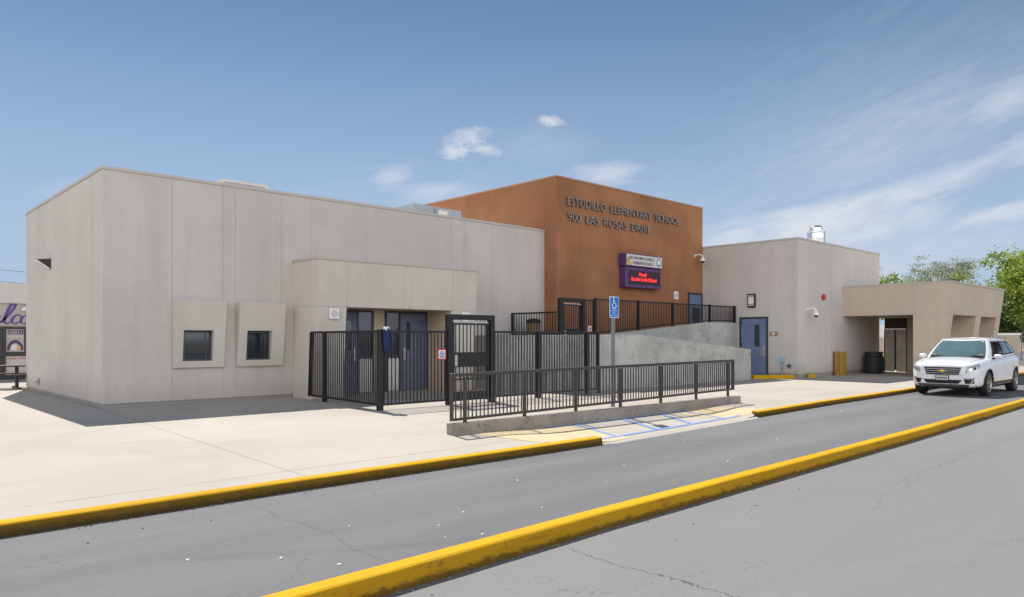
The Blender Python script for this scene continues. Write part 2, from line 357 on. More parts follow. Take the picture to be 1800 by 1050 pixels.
# ------------------------------------------------------------------ mesh helpers
ORG = {}
class MB:
    def __init__(s): s.v = []; s.f = []
    def poly(s, pts):
        n = len(s.v); s.v += [Vector(p) for p in pts]; s.f.append(list(range(n, n+len(pts))))
    def box(s, x0, x1, y0, y1, z0, z1):
        s.hexa([(x0, y0, z0), (x1, y0, z0), (x1, y1, z0), (x0, y1, z0)], [(x0, y0, z1), (x1, y0, z1), (x1, y1, z1), (x0, y1, z1)])
    def hexa(s, b, t):
        k = len(b); n = len(s.v); s.v += [Vector(p) for p in b] + [Vector(p) for p in t]
        s.f.append([n+i for i in reversed(range(k))]); s.f.append([n+k+i for i in range(k)])
        for i in range(k): j = (i+1) % k; s.f.append([n+i, n+j, n+k+j, n+k+i])
    def bar(s, p0, p1, w, h=None):      # rectangular bar along p0-p1
        p0, p1 = Vector(p0), Vector(p1); h = h or w
        d = (p1-p0).normalized(); up = Vector((0, 0, 1)) if abs(d.z) < .95 else Vector((1, 0, 0))
        a = d.cross(up).normalized()*w/2; b = d.cross(a).normalized()*h/2
        s.hexa([p0-a-b, p0+a-b, p0+a+b, p0-a+b], [p1-a-b, p1+a-b, p1+a+b, p1-a+b])
    def cyl(s, p0, p1, r0, r1=None, n=12):
        p0, p1 = Vector(p0), Vector(p1); r1 = r0 if r1 is None else r1
        d = (p1-p0).normalized(); up = Vector((0, 0, 1)) if abs(d.z) < .95 else Vector((1, 0, 0))
        a = d.cross(up).normalized(); b = a.cross(d).normalized()
        s.hexa([p0+(a*math.cos(t)+b*math.sin(t))*r0 for t in [i*2*math.pi/n for i in range(n)]],
               [p1+(a*math.cos(t)+b*math.sin(t))*r1 for t in [i*2*math.pi/n for i in range(n)]])
    def tube(s, pts, r, n=8):
        for i in range(len(pts)-1): s.cyl(pts[i], pts[i+1], r, r, n)
    def lathe(s, prof, c, n=24):         # prof: (r, z); axis z through c
        k = len(s.v); m = len(prof)
        for i in range(n):
            t = i*2*math.pi/n
            for (r, z) in prof: s.v.append(Vector((c[0]+r*math.cos(t), c[1]+r*math.sin(t), c[2]+z)))
        for i in range(n):
            for j in range(m-1):
                a = k+i*m+j; b = k+((i+1) % n)*m+j; s.f.append([a, b, b+1, a+1])
    def grid(s, rows):
        k = len(s.v); nr = len(rows); nc = len(rows[0])
        for r in rows: s.v += [Vector(p) for p in r]
        for i in range(nr-1):
            for j in range(nc-1): s.f.append([k+i*nc+j, k+i*nc+j+1, k+(i+1)*nc+j+1, k+(i+1)*nc+j])
    def build(s, name, mat, parent=None, bevel=0, smooth=False, merge=False):
        me = bpy.data.meshes.new(name)
        o0 = ORG.get(parent.name, Vector((0, 0, 0))) if parent else Vector((0, 0, 0))
        me.from_pydata([v-o0 for v in s.v], [], s.f)
        bm = bmesh.new(); bm.from_mesh(me)
        if merge: bmesh.ops.remove_doubles(bm, verts=bm.verts, dist=1e-5)
        bmesh.ops.recalc_face_normals(bm, faces=bm.faces)
        bm.to_mesh(me); bm.free()
        if smooth:
            for p in me.polygons: p.use_smooth = True
        for m in (mat if isinstance(mat, (list, tuple)) else [mat]): me.materials.append(M[m] if isinstance(m, str) else m)
        ob = bpy.data.objects.new(name, me); COL.objects.link(ob)
        if parent: ob.parent = parent; ORG[ob.name] = o0
        if bevel:
            b = ob.modifiers.new('bevel', 'BEVEL'); b.width = bevel; b.segments = 2; b.limit_method = 'ANGLE'
        return ob
def tag(o, label=None, cat=None, group=None, kind=None):
    if label: o['label'] = label
    if cat: o['category'] = cat
    if group: o['group'] = group
    if kind: o['kind'] = kind
    return o
def thing(name, loc, label, cat, group=None):
    e = bpy.data.objects.new(name, None); e.location = loc; e.empty_display_size = .2; COL.objects.link(e)
    ORG[e.name] = Vector(loc); tag(e, label, cat, group); return e
def text(name, body, origin, ux, uz, height, mat, parent, extrude=.002, width=None, align='LEFT', shear=0, spacing=1.0, offset=0.0, split=None):
    """lettering as a mesh: origin = lower-left (or centre) corner, ux = reading direction, uz = up"""
    cu = bpy.data.curves.new(name, 'FONT'); cu.body = body; cu.size = 1; cu.extrude = extrude/(height*1.4); cu.shear = shear
    cu.space_character = spacing; cu.offset = offset; cu.resolution_u = 4
    tmp = bpy.data.objects.new('tmp_text', cu); COL.objects.link(tmp)
    dg = bpy.context.evaluated_depsgraph_get(); dg.update()
    me = bpy.data.meshes.new_from_object(tmp.evaluated_get(dg)); bpy.data.objects.remove(tmp)
    xs = [v.co.x for v in me.vertices]; ys = [v.co.y for v in me.vertices]
    x0, x1 = min(xs), max(xs)
    # cap height of the built-in face is about .73 of size
    k = height/.73; kx = k if width is None else width/(x1-x0)
    ux = Vector(ux).normalized(); uz = Vector(uz).normalized(); un = ux.cross(uz)
    o0 = ORG.get(parent.name, Vector((0, 0, 0))) if parent else Vector((0, 0, 0))
    cx = x0 if align == 'LEFT' else (x0+x1)/2
    ez = extrude/max(1e-6, max(abs(v.co.z) for v in me.vertices)) if extrude else 0
    for v in me.vertices:
        c = v.co.copy()
        v.co = Vector(origin)-o0 + ux*((c.x-cx)*kx) + uz*(c.y*k) + un*(c.z*ez)
    me.materials.clear()
    mats = mat if isinstance(mat, list) else [mat]
    for m in mats: me.materials.append(M[m])
    if len(mats) > 1:
        for p in me.polygons:
            p.material_index = 0 if abs(p.normal.z) > .7 else 1
        me.update()
        for p in me.polygons: p.material_index = 0 if p.normal.dot(un) > .7 else 1
    me.name = name
    if split:                      # one mesh for every raised letter
        bm = bmesh.new(); bm.from_mesh(me); bm.verts.ensure_lookup_table(); seen = set(); isl = []
        for v in bm.verts:
            if v.index in seen: continue
            st, comp = [v], []; seen.add(v.index)
            while st:
                a = st.pop(); comp.append(a.index)
                for e in a.link_edges:
                    b = e.other_vert(a)
                    if b.index not in seen: seen.add(b.index); st.append(b)
            cs = [me.vertices[i].co.dot(ux) for i in comp]; isl.append([min(cs), max(cs), set(comp)])
        bm.free(); isl.sort(key=lambda q: q[0]); gr_ = []
        for q in isl:
            if gr_ and q[0] < gr_[-1][1]-.01: gr_[-1][1] = max(gr_[-1][1], q[1]); gr_[-1][2] |= q[2]
            else: gr_.append(q)
        for q in gr_:
            ids = sorted(q[2]); mp = {a: i for i, a in enumerate(ids)}
            fs = [pg for pg in me.polygons if pg.vertices[0] in mp]
            m2 = bpy.data.meshes.new('letter'); m2.from_pydata([me.vertices[i].co for i in ids], [], [[mp[i] for i in pg.vertices] for pg in fs])
            for m_ in me.materials: m2.materials.append(m_)
            for a, pg in zip(m2.polygons, fs): a.material_index = pg.material_index
            ob = bpy.data.objects.new('letter', m2); COL.objects.link(ob); ob.parent = parent; ORG[ob.name] = o0
        return None
    ob = bpy.data.objects.new(name, me); COL.objects.link(ob)
    if parent: ob.parent = parent; ORG[ob.name] = o0
    return ob

# ------------------------------------------------------------------ ground
LZ, PZ = -.12, -.15            # lane level, car-park level
K1 = [(-40, 7.62), (-6, 7.66), (1.1, 7.78), (4.2, 7.83), (9.17, 7.80)]           # far kerb, rear edge of its top
K2 = [(14.85, 8.12), (19, 8.33), (25.6, 8.45), (34, 8.58), (41, 8.72), (48, 9.9), (56, 13.2), (66, 20)]
def interp(pl, x):
    for a, b in zip(pl, pl[1:]):
        if a[0] <= x <= b[0]: return a[1]+(b[1]-a[1])*(x-a[0])/(b[0]-a[0])
    return pl[-1][1] if x > pl[-1][0] else pl[0][1]
def sstep(a, b, x):
    t = max(0, min(1, (x-a)/(b-a))); return t*t*(3-2*t)
def edgeY(x):
    if x <= 9.17: return interp(K1, x)
    if x >= 14.85: return interp(K2, x)
    return 7.68 + (x-9.17)/(14.85-9.17)*.32
def walkZ(x, y):
    sx = sstep(8.0, 9.6, x)*(1-sstep(14.2, 15.9, x))
    e = edgeY(x); sy = 1-.62*sstep(e, 9.6, y)
    if y > 9.62: return 0.0
    return -.108*sx*sy
xs = [-40, -20, -6] + [i*.35 for i in range(-10, 60)] + [21, 22, 24, 25.6, 30, 34, 38, 41, 44, 48, 52, 56, 61, 66]
g = MB(); rows = []
for x in xs:
    e = edgeY(x)+.0
    rows.append([(x, e+(9.42-e)*k/8 if x < 48 else e+k*.1, walkZ(x, e+(9.42-e)*k/8) if x < 48 else 0) for k in range(9)])
g.grid(rows)
g.grid([[(x, 9.42 if x < 48 else edgeY(x)+.8, walkZ(x, 9.42)), (x, 9.64 if x < 48 else edgeY(x)+1, 0), (x, 60, 0)] for x in xs])
tag(g.build('sidewalk', 'walk'), kind='structure')
g = MB(); g.poly([(-60, -60, PZ), (140, -60, PZ), (140, 5.2, PZ), (23, 4.70, PZ), (14, 4.45, PZ), (9, 4.4, PZ), (-60, 4.1, PZ)])
tag(g.build('car_park_asphalt', 'asphalt'), kind='structure')
g = MB()
N0 = [(-60, 3.95), (-6, 4.17), (2, 4.38), (5.3, 4.49), (9, 4.54), (14, 4.61), (23.4, 4.90), (60, 6.1), (140, 8)]   # near kerb, rear edge of its top
g.grid([[(x, interp(N0, x)-.08, LZ), (x, (edgeY(x) if x < 66 else 24), LZ)] for x in [-60, -20, -6, 2, 5.3, 9.17, 9.18, 12, 14.84, 14.86, 19, 23.4, 25.6, 34, 41, 44, 48, 52, 56, 66, 100, 140]])
tag(g.build('road', 'asphalt_lane'), kind='structure')
g = MB(); g.poly([(-900, -900, -.4), (1500, -900, -.4), (1500, 1500, -.4), (-900, 1500, -.4)])
tag(g.build('ground', 'dirt'), kind='structure')
g = MB(); g.grid([[(48.6, y, -.02) if False else (x, y, .004) for y in (14.6, 17.2)] for x in (60, 90)])
def kerb(name, pl, w, ztop, zroad, rear=None, end0=False, end1=False, mt='kerb_worn'):
    m = MB(); rows = []
    # refine so that the nosing wobbles a little
    pts = []
    for a, b in zip(pl, pl[1:]):
        n = max(1, int((b[0]-a[0])/.35)) if a[0] > -8 and b[0] < 50 else 3
        for i in range(n): f = i/n; pts.append((a[0]+(b[0]-a[0])*f, a[1]+(b[1]-a[1])*f))
    pts.append(pl[-1])
    for i, (x, y) in enumerate(pts):
        j = random.uniform(-.004, .004); zt = ztop+.003
        yr = y + (0.004 if rear is None else 0)
        rows.append([(x, yr, (zroad if rear is not None else ztop-.03)), (x, yr, zt-.012 if rear is not None else zt), (x, yr-.02, zt+.002), (x, y-w+.020+j, zt+random.uniform(-.0015, .0015)), (x, y-w+.004+j, zt-.010), (x, y-w-.004+j, zt-.035), (x, y-w-.018, zroad-.04)])
    m.grid(rows)
    if end0: m.poly(rows[0])
    if end1: m.poly(rows[-1])
    return tag(m.build(name, mt, smooth=False), kind='structure')
kerb('kerb', K1, .16, 0, LZ, end1=True)
kerb('kerb', K2, .16, 0, LZ, end0=True)
kerb('kerb', N0, .165, 0.0, PZ, rear=True, mt='kerb')

# accessible loading strip: flush concrete lip, tactile paving and blue lines laid on the dipped paving
def lay(name, quads, mat, dz=.004, lab=None):
    m = MB()
    for (a, b, c, d) in quads:        # corners (x,y)
        n = 14; rows = []
        for i in range(n+1):
            u = i/n; p = Vector(a).lerp(Vector(b), u); q = Vector(d).lerp(Vector(c), u)
            rows.append([(*p.lerp(q, v/6), 0) for v in range(7)])
        rows = [[(x, y, walkZ(x, y)+dz) for (x, y, _) in r] for r in rows]
        m.grid(rows)
    return tag(m.build(name, mat), kind='structure')
lay('tactile_paving', [((7.9, 9.42), (10.3, 9.42), (9.35, 7.72), (8.0, 7.86)), ((9.9, 9.0), (10.4, 9.0), (10.1, 7.78), (9.3, 7.74)),
                       ((13.4, 9.40), (15.4, 9.40), (15.6, 8.22), (13.9, 8.14))], 'domes')
L = lambda x0, x1, y0, y1, w=.11: ((x0, y0), (x0+w, y0), (x1+w, y1), (x1, y1))
lay('blue_markings', [((9.5, 7.93), (14.6, 8.22), (14.6, 8.32), (9.5, 8.03)), ((9.6, 9.28), (14.2, 9.28), (14.2, 9.37), (9.6, 9.37)),
                      L(10.35, 10.0, 9.28, 8.1), L(11.75, 11.3, 9.28, 8.15, .13), L(13.1, 12.55, 9.28, 8.22, .13), L(14.0, 13.9, 9.28, 8.28, .1)], 'blueline', .008)
g = MB(); g.grid([[(9.17+i*.284, edgeY(9.17+i*.284)-d, z) for d, z in ((0, -.109), (.02, -.106), (.13, -.113), (.16, LZ-.01))] for i in range(21)])
tag(g.build('gutter_lip', M['conc'] if False else 'walk'), kind='structure')

# ------------------------------------------------------------------ main building
H1 = 5.55
X0, X1, Y0, Y1 = 4.65, 19.10, 18.62, 27.34
b1 = thing('school_hall', (X0, Y0, 0), 'long low grey stucco hall with two boxed square windows and a recessed blue door porch', 'building')
w = MB(); w.box(X0, X1, Y0, Y1, .09, H1-.07); w.build('wall', 'stucco', b1)
w = MB(); w.box(X0+.03, X1-.01, Y0+.03, Y1-.01, -.3, .09); w.build('wall_base', 'base', b1)
# low projecting wall at the right of the porch
w = MB(); w.box(14.80, 15.63, 18.40, Y0-.002, 0, 2.42); w.build('low_wall', 'stucco_warm', b1)
def cap(x0, x1, y0, y1, z, mat, par, th=.075, pr=.03, wd=.28):
    c = MB(); c.box(x0-pr, x1+pr, y0-pr, y0+wd, z-th, z); c.box(x0-pr, x0+wd, y0+wd, y1-wd, z-th, z)
    c.box(x1-wd, x1+pr, y0+wd, y1-wd, z-th, z); c.box(x0-pr, x1+pr, y1-wd, y1+pr, z-th, z)
    return c.build('parapet_cap', mat, par)
c = MB()
PW = .28
c.box(X0-.03, X1, Y0-.03, Y0+PW, H1-.07, H1); c.box(X0-.03, X0+PW, Y0+PW, Y1, H1-.07, H1); c.build('parapet_cap', 'cap', b1)
c = MB(); c.box(X0+PW+.02, X1-.02, Y0+PW+.02, Y1-.05, H1-.072, H1-.02); c.build('roof', 'roof', b1)
for x in (6.16, 7.40, 7.72, 8.98, 14.76, 15.33, 16.58, 9.83):
    z0 = 3.8 if 9.3 < x < 14.9 else .09
    j = MB(); j.box(x-.007, x+.007, Y0-.003, Y0, z0, H1-.07); j.build('joint_strip', 'joint', b1)
j = MB(); j.box(X0-.003, X0, Y0-.003, Y1, .085, .10); j.box(X0, 9.3, Y0-.003, Y0, .085, .10); j.build('weep_strip', 'joint', b1)
# boxed window surrounds, thicker at the top
def surround(xa, xb, hx0, hx1, lab):
    z0, z1, hz0, hz1 = .88, 2.52, 1.04, 1.80
    yb, yt = Y0-.10, Y0-.29
    fy = lambda z: yb+(yt-yb)*(z-z0)/(z1-z0)
    m = MB()
    F = lambda x, z: (x, fy(z), z)
    B = lambda x, z: (x, Y0-.001, z)
    o = [(xa, z0), (xb, z0), (xb, z1), (xa, z1)]; h = [(hx0, hz0), (hx1, hz0), (hx1, hz1), (hx0, hz1)]
    for i in range(4):
        k = (i+1) % 4
        m.poly([F(*o[i]), F(*o[k]), F(*h[k]), F(*h[i])])
        m.poly([F(*o[i]), B(*o[i]), B(*o[k]), F(*o[k])])
        m.poly([F(*h[i]), F(*h[k]), B(*h[k]), B(*h[i])])
    return m.build('window_surround', 'stucco_warm', b1)
def window(x0, x1, z0, z1, y=Y0-.03):
    f = MB(); t = .055
    f.box(x0, x1, y, y+.025, z0, z0+t); f.box(x0, x1, y, y+.025, z1-t, z1); f.box(x0, x0+t, y, y+.025, z0+t, z1-t); f.box(x1-t*1.6, x1, y, y+.025, z0+t, z1-t)
    fo = f.build('window', 'frame', b1)
    p = MB(); p.box(x0+t, x1-t*1.6, y+.012, y+.02, z0+t, z1-t); p.build('pane', 'glass', fo)
    p = MB(); p.box(x1-t*1.6-.10, x1-t*1.6-.075, y-.004, y+.0115, z0+t, z1-t); p.build('mullion', 'frame', fo)
surround(6.165, 7.385, 6.37, 7.10, ''); surround(7.725, 8.965, 7.95, 8.62, '')
window(6.40, 7.13, 1.03, 1.79); window(7.98, 8.65, 1.03, 1.79)
# entrance porch: front face leans outward towards the top
PX0, PX1, ZT, ZO = 9.31, 14.76, 3.72, 2.44
fy = lambda z: 17.56-.30*z/3.72
def pr_(m, xa, xb, z0, z1, xa0=None, xb0=None):
    m.hexa([(xa, fy(z0), z0), (xb, fy(z0), z0), (xb, Y0-.001, z0), (xa, Y0-.001, z0)], [(xa, fy(z1), z1), (xb, fy(z1), z1), (xb, Y0-.001, z1), (xa, Y0-.001, z1)])
m = MB(); pr_(m, PX0, 10.22, 0, ZO); pr_(m, 13.80, PX1, 0, ZO); pr_(m, PX0, PX1, ZO, ZT-.06); m.build('porch_wall', 'stucco_warm', b1)
m = MB()
m.box(PX0-.03, PX1+.03, fy(ZT)-.03, Y0-.001, ZT-.06, ZT+.005); m.build('porch_roof', 'cap', b1)
m = MB()
q = lambda z: fy(z)-.003
m.poly([(PX0-.003, q(ZO)-.0, ZO-.006), (PX0-.003, Y0, ZO-.006), (PX0-.003, Y0, ZO+.008), (PX0-.003, q(ZO), ZO+.008)])
for (xa, xb) in ((PX0, 10.22), (13.8, PX1)): m.poly([(xa, q(ZO-.006), ZO-.006), (xb, q(ZO-.006), ZO-.006), (xb, q(ZO+.008), ZO+.008), (xa, q(ZO+.008), ZO+.008)])
m.build('porch_joint', 'joint', b1)
for x in (10.22, 12.05, 13.8):
    m = MB(); m.poly([(x-.006, q(ZO), ZO), (x+.006, q(ZO), ZO), (x+.006, q(ZT-.06), ZT-.06), (x-.006, q(ZT-.06), ZT-.06)]); m.build('porch_joint', 'joint', b1)
M['cream'] = stucco('cream_and_bounce_stucco', c4(.56, .45, .31), .04)  # cream also stands in for warm ground bounce on the porch inner faces
m = MB(); m.box(13.794, 13.7985, 17.62, Y0-.052, 0.003, ZO-.004); m.build('jamb_bounce_panel', 'cream', b1)  # thin sheet added to carry the bounce tint on the jamb
m = MB(); m.box(11.86, 12.24, Y0-.012, Y0-.001, .003, ZO-.004); m.build('mullion_bounce_panel', 'cream', b1)
m = MB(); m.box(10.24, 13.79, 17.45, Y0-.052, ZO-.006, ZO-.002); m.build('soffit', 'cream', b1)
# doors and side lights in the porch
def porch_unit(xd0, xd1, xw0, xw1, hinge):
    yb = Y0-.05; T = 2.42
    f = MB()
    lo, hi = min(xd0, xw0), max(xd1, xw1)
    mid = (xw0+xd1)/2 if xw0 > xd0 else (xd0+xw1)/2
    for (a, b, z0, z1) in ((lo-.06, hi+.06, T-.06, T), (lo-.06, lo, 0, T-.06), (hi, hi+.06, 0, T-.06), (mid-.03, mid+.03, 0, T-.06), (xw0, xw1, 1.00, 1.08)):
        f.box(a, b, yb, Y0-.001, z0, z1)
    f.build('door_frame', 'frame', b1)
    a, b = (xd0, xd1)
    d = MB(); d.box(a+.005, b-.005, yb+.012, Y0-.002, .03, T-.065); do = d.build('door', 'navy_door', b1)
    vx = a+.2 if hinge == 'R' else b-.34
    d = MB(); d.box(vx, vx+.14, yb+.006, yb+.0115, 1.25, 2.1); d.build('vision_pane', 'glass', do)
    hx = a+.08 if hinge == 'R' else b-.14
    d = MB(); d.box(hx, hx+.07, yb-.012, yb+.0115, .95, 1.3); d.box(hx+.01, hx+.03, yb-.06, yb-.04, 1.0, 1.22); d.box(hx+.01, hx+.03, yb-.045, yb-.01, 1.0, 1.03); d.box(hx+.01, hx+.03, yb-.045, yb-.01, 1.19, 1.22)
    d.build('handle', 'steel', do)
    d = MB(); d.box(xw0+.0, xw1-.0, yb+.03, Y0-.002, 1.08, T-.06); d.build('side_pane', 'glass', b1)
    d = MB(); d.box(xw0, xw1, yb+.02, Y0-.002, .02, 1.0); d.build('side_panel', 'far_fascia', b1)
porch_unit(10.30, 11.28, 11.34, 11.79, 'L'); porch_unit(12.81, 13.78, 12.31, 12.75, 'R')

def speaker(x, y, z, lab):
    o = thing('wall_speaker', (x, y, z), lab, 'speaker', 'white wall speakers')
    m = MB(); m.box(x-.14, x+.14, y-.05, y, z-.14, z+.14); m.build('housing', 'white', o, .01)
    m = MB(); m.cyl((x, y-.052, z), (x, y-.056, z), .10, .10, 20); m.build('grille', 'greybox' if False else 'far_fascia', o)
speaker(9.83, 17.36, 2.25, 'square white speaker on the tan porch side above the left end of the black fence')
speaker(14.33, 17.36, 2.26, 'square white speaker mostly hidden behind the top of the black front gate')
# flood light on left wall
o = thing('wall_lamp', (X0, 24.0, 3.69), 'small dark flood light high on the left end wall of the grey hall', 'lamp')
m = MB(); m.hexa([(X0-.02, 23.86, 3.58), (X0-.02, 24.14, 3.58), (X0, 24.14, 3.58), (X0, 23.86, 3.58)], [(X0-.34, 23.86, 3.80), (X0-.34, 24.14, 3.80), (X0, 24.14, 3.84), (X0, 23.86, 3.84)]); m.build('housing', 'plank', o)
m = MB(); m.hexa([(X0-.03, 23.88, 3.53), (X0-.03, 24.12, 3.53), (X0-.025, 24.12, 3.57), (X0-.025, 23.88, 3.57)], [(X0-.34, 23.88, 3.74), (X0-.34, 24.12, 3.74), (X0-.335, 24.12, 3.795), (X0-.335, 23.88, 3.795)]); m.build('lens', 'lens', o)
o = thing('hose_tap', (X0, 25.4, .3), 'small pale tap near the foot of the left end wall', 'tap')
m = MB(); m.box(X0-.03, X0, 25.3, 25.5, .22, .42); m.build('plate', 'greybox', o)
m = MB(); m.cyl((X0-.03, 25.4, .32), (X0-.12, 25.4, .32), .02); m.cyl((X0-.11, 25.4, .32), (X0-.11, 25.4, .24), .018); m.build('spout', 'steel', o)
# roof things
o = thing('roof_skylight', (8.4, 21, 5.5), 'flat grey curb on the hall roof above the boxed windows', 'skylight')
m = MB(); m.box(8.4, 9.62, 21, 22.4, 5.5, 6.10); m.build('curb', 'hvac', o)
m = MB(); m.box(8.35, 9.67, 20.95, 22.45, 6.10, 6.17); m.build('lid', 'cap', o)
o = thing('bird_spikes', (10, 19.0, H1), 'line of thin upright bird spikes along the hall parapet', 'bird spikes')
m = MB()
m.box(10.0, 18.4, 18.98, 19.01, H1-.02, H1+.012)
for i in range(150):
    x = 10.0+i*.056; a = random.uniform(-.05, .05)
    m.cyl((x, 19, H1), (x+a*.6, 19+random.choice((-.03, .03)), H1+.17+random.uniform(-.02, .02)), .0035, .002, 4)
m.build('spikes', 'galv', o)
o = thing('rooftop_air_unit', (15.3, 21, 5.5), 'grey rooftop air unit on the hall roof against the orange wall', 'air unit')
m = MB(); m.box(16.0, 17.15, 21, 22.4, 5.5, 6.30); m.build('cabinet', 'hvac', o, .01)
m = MB(); m.box(15.1, 15.98, 21.1, 22.3, 5.5, 6.34); m.build('duct', 'greybox', o)
m = MB(); m.box(16.1, 16.5, 20.985, 20.998, 5.85, 6.2); m.build('access_panel', 'far_fascia', o)
m = MB(); m.box(16.6, 16.85, 20.985, 20.998, 5.68, 5.78); m.build('warning_label', 'gold', o)

# ------------------------------------------------------------------ orange building
OX0, OX1, OY0, OY1, OH = 19.10, 28.59, 18.02, 31.0, 7.44
b2 = thing('orange_hall', (OX0, OY0, 0), 'tall orange brown stucco block bearing the school name in metal letters', 'building')
w = MB(); w.box(OX0, OX1, OY0, OY1, -.2, OH-.06); w.build('wall', 'orange', b2)
w = MB(); w.box(OX0-.025, OX1+.025, OY0-.025, OY1+.025, OH-.06, OH); w.build('parapet_cap', 'cap_orange', b2)
w = MB(); w.box(OX0, OX1, OY0-.003, OY0, 3.56, 3.574); w.build('joint_strip', 'joint_orange', b2)
text('sign_lettering', 'ESTUDILLO  ELEMENTARY  SCHOOL', (19.62, 17.96, 6.43), (1, 0, 0), (0, 0, 1), .315, ['letter', 'letter_side'], b2, .03, width=7.05, offset=-.010, split=True)
text('sign_lettering', '900  LAS  ROSAS  DRIVE', (19.65, 17.96, 5.87), (1, 0, 0), (0, 0, 1), .315, ['letter', 'letter_side'], b2, .03, width=4.95, offset=-.010, split=True)
# door at the right end, on the upper landing
m = MB(); m.box(27.42, 28.52, OY0-.04, OY0-.001, 3.52, 3.60); m.box(27.42, 27.50, OY0-.04, OY0-.001, 1.2, 3.52); m.box(28.44, 28.52, OY0-.04, OY0-.001, 1.2, 3.52); m.build('door_frame', 'frame', b2)
m = MB(); m.box(27.505, 28.435, OY0-.03, OY0-.002, 1.22, 3.515); d = m.build('door', 'blue_door', b2)
m = MB(); m.box(27.75, 28.3, OY0-.036, OY0-.031, 2.15, 2.95); m.build('vision_pane', 'glass', d)
m = MB(); m.box(27.6, 27.68, OY0-.05, OY0-.031, 2.0, 2.4); m.build('handle', 'steel', d)
# marquee
o = thing('marquee_sign', (23.7, OY0, 3.6), 'purple cabinet sign on the orange wall with a red lettered LED screen', 'sign')
m = MB(); m.box(22.68, 25.02, 17.72, OY0-.001, 3.60, 4.40); m.build('screen_cabinet', 'purple', o, .012)
m = MB(); m.box(22.62, 25.06, 17.66, OY0-.001, 4.42, 4.92); m.build('name_cabinet', 'purple', o, .012)
m = MB(); m.box(22.88, 24.92, 17.712, 17.718, 3.72, 4.28); s1 = m.build('led_screen', 'screen', o)
text('lettering', 'Proud', (23.78, 17.705, 4.07), (1, 0, 0), (0, 0, 1), .135, 'led', s1, .003, align='C', offset=.012)
text('lettering', 'Leader In Me School', (23.87, 17.705, 3.875), (1, 0, 0), (0, 0, 1), .135, 'led', s1, .003, align='C', width=1.62, offset=.012)
m = MB(); m.box(22.68, 25.0, 17.652, 17.658, 4.455, 4.885); n1 = m.build('name_board', 'far_fascia', o)
text('lettering', 'JOSE ANTONIO ESTUDILLO', (23.62, 17.645, 4.70), (1, 0, 0), (0, 0, 1), .12, 'ink', n1, .002, align='C', width=1.68)
text('lettering', 'ELEMENTARY SCHOOL', (23.72, 17.645, 4.51), (1, 0, 0), (0, 0, 1), .12, 'ink', n1, .002, align='C', width=1.30)
m = MB(); m.poly([(22.70, 17.648, 4.46), (23.0, 17.648, 4.46), (22.86, 17.648, 4.72), (22.70, 17.648, 4.74)]); m.build('gold_patch', 'gold', n1)
m = MB(); m.cyl((24.78, 17.652, 4.67), (24.78, 17.642, 4.67), .17, .17, 24); m.build('emblem_disc', 'greybox', n1)
m = MB(); m.poly([(24.66, 17.640, 4.66), (24.74, 17.640, 4.58), (24.86, 17.640, 4.60), (24.88, 17.640, 4.72), (24.80, 17.640, 4.78), (24.70, 17.640, 4.75)]); m.build('emblem_head', 'white', n1)
o = thing('notice_plate', (26.5, OY0, 3.4), 'small white notice on the orange wall between the purple sign and the blue door', 'notice')
m = MB(); m.box(26.38, 26.68, OY0-.02, OY0-.001, 3.27, 3.60); m.build('plate', 'white', o)
m = MB(); m.box(26.46, 26.60, OY0-.024, OY0-.021, 3.34, 3.52); m.build('print', 'paleblue', o)
def camera_dome(px_, py_, pz, d, lab):
    o = thing('security_camera', (px_, py_, pz), lab, 'camera', 'white dome cameras on brackets'); d = Vector(d); p = Vector((px_, py_, pz))
    side = Vector((-d.y, d.x, 0))
    m = MB(); m.cyl(p, p+d*.03, .07, .07, 14)
    pts = [p+d*.02, p+d*.12+Vector((0, 0, .05)), p+d*.24+Vector((0, 0, .06)), p+d*.34+Vector((0, 0, 0)), p+d*.36+Vector((0, 0, -.08))]
    m.tube(pts, .028, 10); m.build('bracket', 'white', o, smooth=False)
    c = p+d*.36
    m = MB(); m.lathe([(.0, -.06), (.05, -.06), (.085, -.14), (.11, -.17), (.11, -.24), (0, -.24)], c, 18); m.build('housing', 'white', o)
    m = MB(); m.lathe([(.085, -.24), (.075, -.29), (.04, -.325), (0, -.335)], c, 18); m.build('dome', 'glass', o, smooth=True)
camera_dome(27.95, OY0-.001, 5.22, (0.3, -.95, 0), 'white dome camera on the orange wall above the blue landing door')

# ------------------------------------------------------------------ kitchen building (right)
GX0, GX1, GY0, GY1, GH = 28.59, 37.08, 13.62, 30.0, 5.68
b3 = thing('kitchen_block', (GX0, GY0, 0), 'plain grey stucco block with a single blue door and a round roof fan', 'building')
w = MB(); w.box(GX0+.004, GX1, GY0, GY1, .16, GH-.07); w.build('wall', 'stucco', b3)
w = MB(); w.box(GX0+.03, GX1-.03, GY0+.025, GY1, -.2, .16); w.build('wall_base', 'base', b3)
w = MB(); w.box(GX0-.02, GX1+.03, GY0-.03, GY0+.28, GH-.07, GH); w.box(GX0-.02, GX0+.3, GY0+.28, GY1, GH-.07, GH); w.box(GX1-.25, GX1+.03, GY0+.28, GY1, GH-.07, GH); w.build('parapet_cap', 'cap', b3)
w = MB(); w.box(GX0+.31, GX1-.26, GY0+.29, GY1-.1, GH-.071, GH-.03); w.build('roof', 'roof', b3)
m = MB(); m.box(GX0-.03, GX0+.003, 14.90, 14.98, .1, 2.50); m.box(GX0-.03, GX0+.003, 16.12, 16.20, .1, 2.50); m.box(GX0-.03, GX0+.003, 14.98, 16.12, 2.42, 2.50); m.build('door_frame', 'frame', b3)
m = MB(); m.box(GX0-.02, GX0+.003, 14.985, 16.115, .10, 2.415); d = m.build('door', 'blue_door', b3)
m = MB(); m.box(GX0-.026, GX0-.021, 15.28, 15.50, 1.25, 2.18); m.build('vision_pane', 'glass', d)
